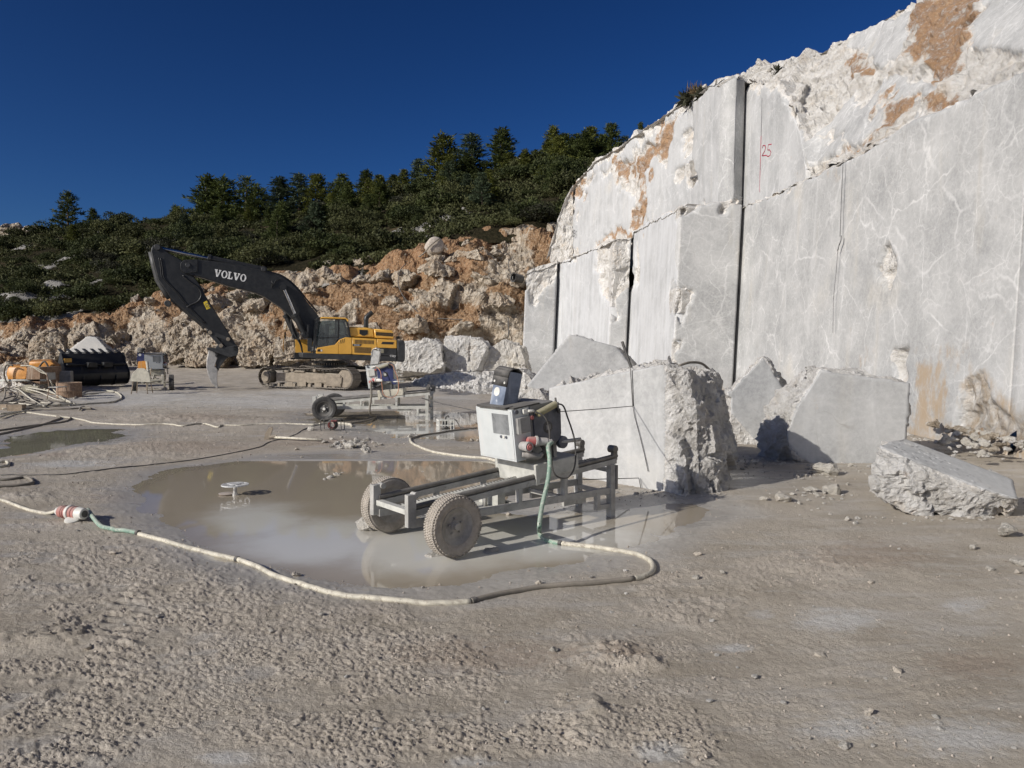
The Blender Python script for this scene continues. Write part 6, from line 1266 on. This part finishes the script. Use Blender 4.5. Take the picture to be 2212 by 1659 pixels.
q = at(*zl(575, 625), 33); b = tag(MB().box((0, 0, .42), (.75, .5, .84)).box((.0, -.26, .45), (.6, .03, .6)).build('grey_box', CABD, None, .02), 'grey steel box between the orange tank and the loader bucket', 'steel box'); b.location = (q.x, q.y, gz(q.x, q.y)); b.rotation_euler = (0, 0, .3)
# chairs
def chair(p, rz, label, m, ms, broken=False):
    t = empty('chair', p, rz, label, 'chair'); lg = ms
    for sx in (-1, 1):
        for sy, top in ((-1, .45), (1, .45)): MB().tube([(sx*.19+sx*.05, sy*.20+sy*.05, 0), (sx*.18, sy*.18, top)], .014, 8).build('leg', lg, t)
    MB().box((0, 0, .46), (.42, .42, .03)).build('seat', m, t, .01)
    if broken:
        MB().tube([(-.18, .18, .46), (-.17, .24, .92)], .013, 8).build('back_post', lg, t); MB().tube([(.18, .18, .46), (.22, .24, .80)], .013, 8).build('back_post', lg, t)
        MB().prism([(-.2, .66), (.0, .64), (.06, .72), (.12, .98), (.02, 1.02), (-.16, 1.0)], .20, .225, 'y').build('backrest', ORANGE, t, .008); MB().prism([(-.26, .40), (.34, .36), (.30, .66), (.16, .80), (-.04, .80), (-.2, .62)], -.255, -.235, 'y').build('hanging_cover', BEIGE, t, .006); MB().bar((.1, .2, 1.0), (.25, -.1, .5), .08, .03).build('loose_slat', BEIGE, t)
    else:
        for sx in (-1, 1): MB().tube(spline([V((sx*.19, .19, .46)), V((sx*.19, .22, .70)), V((sx*.18, .30, .98))], 4), .014, 8).build('back_post', lg, t)
        MB().prism([(-.19, .72), (.19, .72), (.18, .98), (-.18, .98)], .26, .285, 'y').build('backrest', m, t, .006)
        MB().bar((-.2, -.18, .2), (-.2, .18, .2), .02).bar((.2, -.18, .2), (.2, .18, .2), .02).build('stretcher', lg, t)
    t.scale = (1.3 if broken else 1.0,)*3; return t
q = on_ground(*zl(535, 783)); chair(q, R(75), 'rusty metal chair with a grey back beside the rusty drum', painted('grey chair panel', (.32, .31, .28), .6, .4), RUST)
q = on_ground(*zl(1310, 725)); chair(q, R(8), 'broken chair patched with an orange back in front of the beige wire saw', BEIGE, WOOD, True)
# rusty half drum
q = on_ground(*zl(640, 757)); t = empty('rusty_drum', q, 0, 'short rusty steel drum behind the metal chair', 'drum')
MB().lathe([(.72, 0), (.74, .02), (.72, .05), (.725, .42), (.745, .45), (.725, .48), (.72, .98), (.74, 1.0), (.72, 1.02), (.69, 1.0), (.69, .90), (0, .88)], (0, 0, 0), (0, 0, 1), 36).build('drum_shell', RUST, t); t.scale = (.60, .60, .55)
MB().cyl((0, 0, .89), (0, 0, .93), .3, n=16).build('drum_bung', WOOD, t, .01)
# jerrycan, concrete post, timber, heap of spoil
q = on_ground(*zl(288, 718)); t = empty('jerrycan', q, .3, 'cream plastic jerrycan lying among the hoses', 'jerrycan'); t.scale = (.55, .55, .65); MB().box((0, 0, .22), (1.0, .5, .42)).build('can_body', CREAMP, t, .09); MB().cyl((.25, 0, .42), (.25, 0, .52), .07, n=14).build('cap', WHITEP, t, .01); MB().box((-.15, 0, .47), (.4, .08, .06)).build('handle', CREAMP, t, .02)
q = on_ground(*zl(335, 690)); b = tag(MB().bar((.12, 0, -.05), (-.14, 0, 1.05), .28, .2).build('concrete_post', CREAM, None, .03), 'white concrete post leaning out of the spoil heap', 'post'); b.location = q
p = on_ground(*zl(150, 700)); block('spoil_heap', 'heap of grey broken stone and mud behind the hoses', 'spoil heap', [p+V(v) for v in ((-2.2, -.4, -.1), (2.2, -.3, -.1), (-1.8, 1.6, -.1), (2.0, 1.4, -.1), (-.8, .3, .85), (.8, .5, .9), (0, .9, 1.), (-1.5, .5, .45), (1.6, .4, .5))], (), res=.12, amp=.16, freq=2.2, seed=77, stain=.25, tintv=.6)
p = on_ground(*zl(330, 665)); block('boulder', 'pale boulder beside the leaning concrete post', 'boulder', [p+V(v) for v in ((-.7, -.3, 0), (.8, -.2, 0), (.6, .7, 0), (-.6, .7, 0), (-.4, .1, .8), (.4, .2, .85), (.8, .3, .4))], (), res=.1, amp=.12, freq=1.6, seed=79, tintv=.5)
for i, (x, y, w, h, r) in enumerate([(155, 885, .42, .19, .1), (45, 872, .34, .16, -.15)]): q = on_ground(*zl(x, y)); b = tag(MB().box((0, 0, h/2), (w, .25, h)).build('timber_block', WOOD, None, .02), ('short timber block under the hose heap', 'second timber block at the left end of the hose heap')[i], 'timber'); b.location = q; b.rotation_euler = (0, 0, r)
# the heap of hoses: every hose is a thing of its own
rh = random.Random(21)
HL = [('white', HOSEW), ('pale', HOSEW), ('grey', HOSED)]
paths = [[(0,690),(120,700),(260,720),(440,735),(560,770),(640,815),(690,835)], [(-20,680),(80,690),(170,740),(280,800),(390,850),(420,860)], [(0,720),(60,705),(150,740),(160,790),(90,820),(0,860)], [(110,715),(280,715),(430,720),(560,780),(650,820),(600,845),(300,850),(200,880)], [(150,700),(340,745),(520,800),(660,828),(520,835),(380,830)],
         [(0,750),(40,720),(50,760),(30,810),(-30,830)], [(190,470),(280,470),(360,500),(430,550),(480,640),(500,720),(600,800)], [(200,465),(300,480),(380,530),(440,545)], [(200,890),(300,880),(460,885),(640,880),(760,875),(840,878)], [(20,880),(200,875),(420,850),(620,838)], [(-30,835),(120,830),(280,845),(480,845),(690,830)], [(735,890),(745,870),(800,865),(840,878)], [(0,930),(120,915),(200,905),(260,890)], [(0,960),(90,930),(190,910)]]
for i, ps in enumerate(paths):
    pts = []
    for k, (x, y) in enumerate(ps):
        g_ = on_ground(*zl(x, max(y, 690))); lift = .05 + .30*max(0, 1-abs(x-200)/420)*max(0, 1-abs(y-740)/110)*(.5+.5*rh.random())
        if y < 660: g_ = at(*zl(x, y), 30.6)
        else: g_ = V((g_.x, g_.y, g_.z+lift))
        pts.append(g_)
    nm, m = HL[i % 3]; c = ('stretched from the orange tank into the hose heap', 'short piece on the orange tank')[i-6] if i in (6, 7) else ['rising over the whole hose heap', 'sagging down the front of the hose heap', 'curled at the left end of the hose heap', 'looping back along the foot of the hose heap', 'crossing the middle of the hose heap', 'bent upright at the left edge', '', '', 'laid straight in front of the hose heap', 'flat under the front of the hose heap', 'along the foot of the hose heap', 'hooked at the right end of the hose heap', 'running left from the foot of the heap', 'nearest of those running left from the heap'][i]
    hose(nm+'_hose', nm+' hose '+c, [(spline(pts, 6), m, None)], .026)
for i, ps in enumerate([[(30,800),(150,770),(300,790),(420,830)], [(0,830),(180,810),(330,835),(560,850)], [(60,860),(240,820),(430,800),(600,822)], [(250,760),(380,790),(470,835),(440,850)], [(120,760),(230,790),(330,840),(260,860)]]):
    pts = [V(on_ground(*zl(x, y)))+V((0, 0, .08)) for x, y in ps]; hose('grey_hose', ('grey hose in the middle of the heap, the highest lying', 'grey hose low in the heap, longest of those beneath', 'grey hose in the heap slanting up to the right', 'grey hose hooked at the right of the heap', 'grey hose hooked at the left of the heap')[i], [(spline(pts, 6), HOSED, None)], .026)
# ---------------------------------------------------------------- cable reel, crate, stones, shovel, float disc
z6 = lambda x, y: (634+x*.1823, 737+y*.1823)
q = on_ground(*z6(462, 1058)); t = empty('cable_reel', q, R(-4), 'black tube framed cable reel wound with cable', 'cable reel'); t.scale = (.46, .46, .46)
for y in (-.28, .28):
    MB().tube(spline([V((-.50, y, .02)), V((-.52, y, .3)), V((-.50, y, .56)), V((-.3, y, .60)), V((.3, y, .60)), V((.50, y, .56)), V((.52, y, .3)), V((.50, y, .02)), V((0, y, .0)), V((-.50, y, .02))], 4), .022, 8).build('reel_frame', RUBBER, t)
for x in (-.5, .5): MB().tube([(x, -.28, .58), (x, .28, .58)], .02, 8).build('cross_tube', RUBBER, t)
MB().tube([(0, -.30, .02), (0, -.30, .60)], .02, 8).build('upright', RUBBER, t)
MB().lathe([(.16, -.2), (.17, -.2), (.17, .2), (.16, .2)], (0, 0, .30), (0, 1, 0), 24).build('drum', RED, t)
for k in range(7): MB().lathe([(.20+.024*math.cos(a)+.02*(k % 3), -.15+.05*k+.024*math.sin(a)) for a in [2*math.pi*i/8 for i in range(9)]], (0, 0, .30), (0, 1, 0), 28).build('cable_turn', CABLE, t)
MB().box((.12, -.1, .52), (.28, .2, .05)).build('socket_plate', RED, t, .01)
q = on_ground(*z6(1800, 1060)); t = empty('plastic_crate', q, R(16), 'white plastic crate with a pump inside standing in shallow water', 'crate'); t.scale = (.68, .68, .68); W, D, Hh = .56, .40, .42
MB().box((0, 0, .02), (W, D, .03)).build('crate_floor', WHITEP, t)
for sy in (-1, 1):
    y = sy*D/2
    for z in (.035, .21, .395): MB().box((0, y, z), (W, .02, .05 if z != .21 else .035)).build('slat', WHITEP, t, .003)
    for i in range(6):
        x = -W/2+.02+i*(W-.04)/5; MB().box((x, y+sy*.002, .21), (.024, .022, .40)).build('upright', WHITEP, t, .003)
for sx in (-1, 1):
    x = sx*W/2
    for z in (.035, .21, .395): MB().box((x, 0, z), (.02, D-.02, .05 if z != .21 else .035)).build('slat', WHITEP, t, .003)
    for i in range(5):
        y = -D/2+.03+i*(D-.06)/4; MB().box((x+sx*.002, y, .21), (.022, .024, .40)).build('upright', WHITEP, t, .003)
MB().box((-.05, -D/2-.012, .11), (.26, .012, .11)).build('crate_panel', RUBBER, t)
q2 = tag(MB().cyl((0, 0, 0), (0, 0, .34), .12, n=18).tube(spline([V((0, 0, .32)), V((.02, 0, .46)), V((.10, 0, .50)), V((.13, 0, .44))], 4), .03, 8).build('pump', RUBBER, None, .01), 'small dark pump standing in the plastic crate', 'pump'); q2.location = q+V((0, 0, .03)); q2.scale = (.66, .66, .66)
hose('black_cable', 'black cable trailing from the plastic crate into the water', [(spline([q+V((.1, 0, .28)), q+V((.25, 0, .26)), q+V((.4, -.1, .08)), q+V((.8, -.25, .03)), q+V((1.3, -.4, .03))], 6), CABLE, None)], .014, 'cable')
for x, y, w, lab in [(205, 1050, 78, 'white chunk left of the cable reel'), (1075, 1085, 46, 'squared brown stone standing in front of the cream saw cart'), (785, 1090, 22, 'small dark clod between the reel and the brown stone'), (30, 1110, 30, 'white chip left of the white chunk')]: p_ = on_ground(*z6(x, y)); stone(p_, px(w*.1823, p_.y)*.6, lab)
for i in range(46):
    x, y = rh.gauss(680, 90), rh.gauss(1215, 26); p_ = on_ground(*z6(x, y)); stone(p_, px(rh.choice([4, 6, 8, 12, 15]), p_.y)*.5, 'whitish broken stone heaped at the far edge of the big puddle', 'broken stones at the far edge of the big puddle', rnd=rh)
z7 = lambda x, y: (x*.3385, 921.7+y*.3385)
a = on_ground(*z7(1735, 82)); b_ = on_ground(*z7(2055, 95)); c_ = on_ground(*z7(1705, 80)); t = empty('hoe', c_, 0, 'long handled hoe lying on the mud with its blade up', 'hoe'); o_ = t.location
MB().tube([a-o_+V((0, 0, .05)), b_-o_+V((0, 0, .035))], .028, 8).build('handle', HOSEW, t); MB().prism([(-.07, 0), (.05, 0), (.13, .24), (.11, .27), (.04, .25), (-.04, .13)], -.012, .012, 'y').build('blade', TRACKD, t, .004); MB().cyl((.05, 0, .05), (.2, 0, .06), .035, n=10).build('blade_socket', TRACKD, t)
# spoked disc on a short post in the puddle
q = gp(508, 1069, -.022); t = empty('spoked_disc', V((q.x, q.y, -.03)), R(20), 'white spoked disc on a short post standing in the puddle', 'spoked disc')
MB().cyl((0, 0, -.06), (0, 0, .145), .026, n=16).cyl((0, 0, .0), (0, 0, .03), .04, n=16).build('post', WORN, t)
DW = painted('dusty white disc', (.52, .53, .53), .5, .4)
MB().lathe([(.155, .140), (.178, .140), (.178, .155), (.155, .155), (.155, .140)], (0, 0, 0), (0, 0, 1), 40).build('ring', DW, t); MB().cyl((0, 0, .138), (0, 0, .162), .07, n=28).build('hub', DW, t, .004)
for k in range(6): a_ = k*math.pi/3; MB().prism([(.06, -.030), (.16, -.042), (.16, .042), (.06, .030)], .142, .154, 'z', Matrix.Rotation(a_, 4, 'Z')).build('spoke', DW, t)
q = gp(490, 1068, -.022); b = tag(MB().lathe([(0, 0), (.10, 0), (.11, .012), (.05, .022), (0, .022)], (0, 0, 0), (0, 0, 1), 28).build('mud_plate', painted('muddy flat plate', (.36, .30, .26), .6, .3), None), 'flat round plate awash beside the disc post', 'plate'); b.location = (q.x, q.y, -.018)
# tank, bucket and cables on the earth bank
p = at(938, 553, 62.2); t = empty('old_tank', p, R(10), 'old round white tank streaked with rust at the top of the earth bank', 'water tank')
MB().lathe([(0, -.85), (.45, -.80), (.70, -.60), (.72, .6), (.6, .8), (.3, .9), (0, .92)], (0, 0, .72), (.12, -1, .1), 28).build('tank_shell', painted('rust streaked white tank', (.42, .37, .31), .7, .3, chips=(.25, .13, .07), streak=0), t)
MB().bar((-.6, -.1, .02), (.6, -.1, .02), .3, .3).build('cradle', TRACKD, t)
tag(MB().tube(spline([at(905, 555, 61.5), at(918, 545, 61.2), at(928, 532, 61.1), at(940, 522, 61.2), at(950, 515, 61.5)], 5), .05, 6).build('pale_hose', HOSED, None, 0, 60, True), 'pale hose leaning over the old tank on the bank', 'hose')
p = at(1119, 601, 56.2); t = empty('black_bucket', p-V((0, 0, .3)), R(0), 'black bucket lying on its side beside the left marble face', 'bucket'); MB().lathe([(0, -.35), (.30, -.35), (.33, .40), (.36, .42), (.36, .46), (.29, .44), (.27, -.28), (0, -.3)], (0, 0, .3), (-.8, -.6, .1), 24).build('bucket_shell', RUBBER, t); MB().box((-.4, -.3, .3), (.02, .2, .2)).build('paper_label', WHITEP, t)
for ps, lab in (([(880,575,61),(868,590,60),(864,615,59),(872,640,58.5),(890,662,58),(910,680,57.5),(935,690,57),(1000,694,56.5),(1040,695,56.5)], 'black cable hanging down the earth bank in a long loop'), ([(1098,690,55.6),(1099,740,54.6),(1101,790,52.5)], 'thin black cable hanging straight down beside the left marble face'), ([(1105,600,56),(1098,575,57),(1108,560,58)], 'black cable above the black bucket')):
    tag(MB().tube(spline([at(*q) + V((0, -.9, .1)) for q in ps], 5), .035, 6).build('black_cable', CABLE, None, 0, 60, True), lab, 'cable')

# rubble and chips too small to pick apart
def rubble():
    src = []
    for me in STONES:
        a = np.empty(len(me.vertices)*3, np.float32); me.vertices.foreach_get('co', a); f = np.empty(len(me.loops), np.int32); me.loops.foreach_get('vertex_index', f); src.append((a.reshape(-1, 3), f.reshape(-1, 3)))
    r = np.random.default_rng(4); Vl, Fl, off = [], [], 0
    for p, s in BULK:
        v, f = src[r.integers(len(src))]; a = r.random()*6.28; c, q = math.cos(a), math.sin(a); k = s*r.uniform(.75, 1.15, 3)
        w = v*k; Vl.append(np.stack([w[:, 0]*c-w[:, 1]*q+p.x, w[:, 0]*q+w[:, 1]*c+p.y, w[:, 2]+p.z+s*.25], -1)); Fl.append(f+off); off += len(v)
    n = off; me = npmesh('rubble', np.concatenate(Vl), np.concatenate(Fl), False, dict(rough=np.ones(n), tint=np.full(n, .6)))
    tag(link('rubble', me, MARBLE), 'small broken chips of stone strewn over the yard and its rubble heaps', 'rubble', kind='stuff')
rubble()
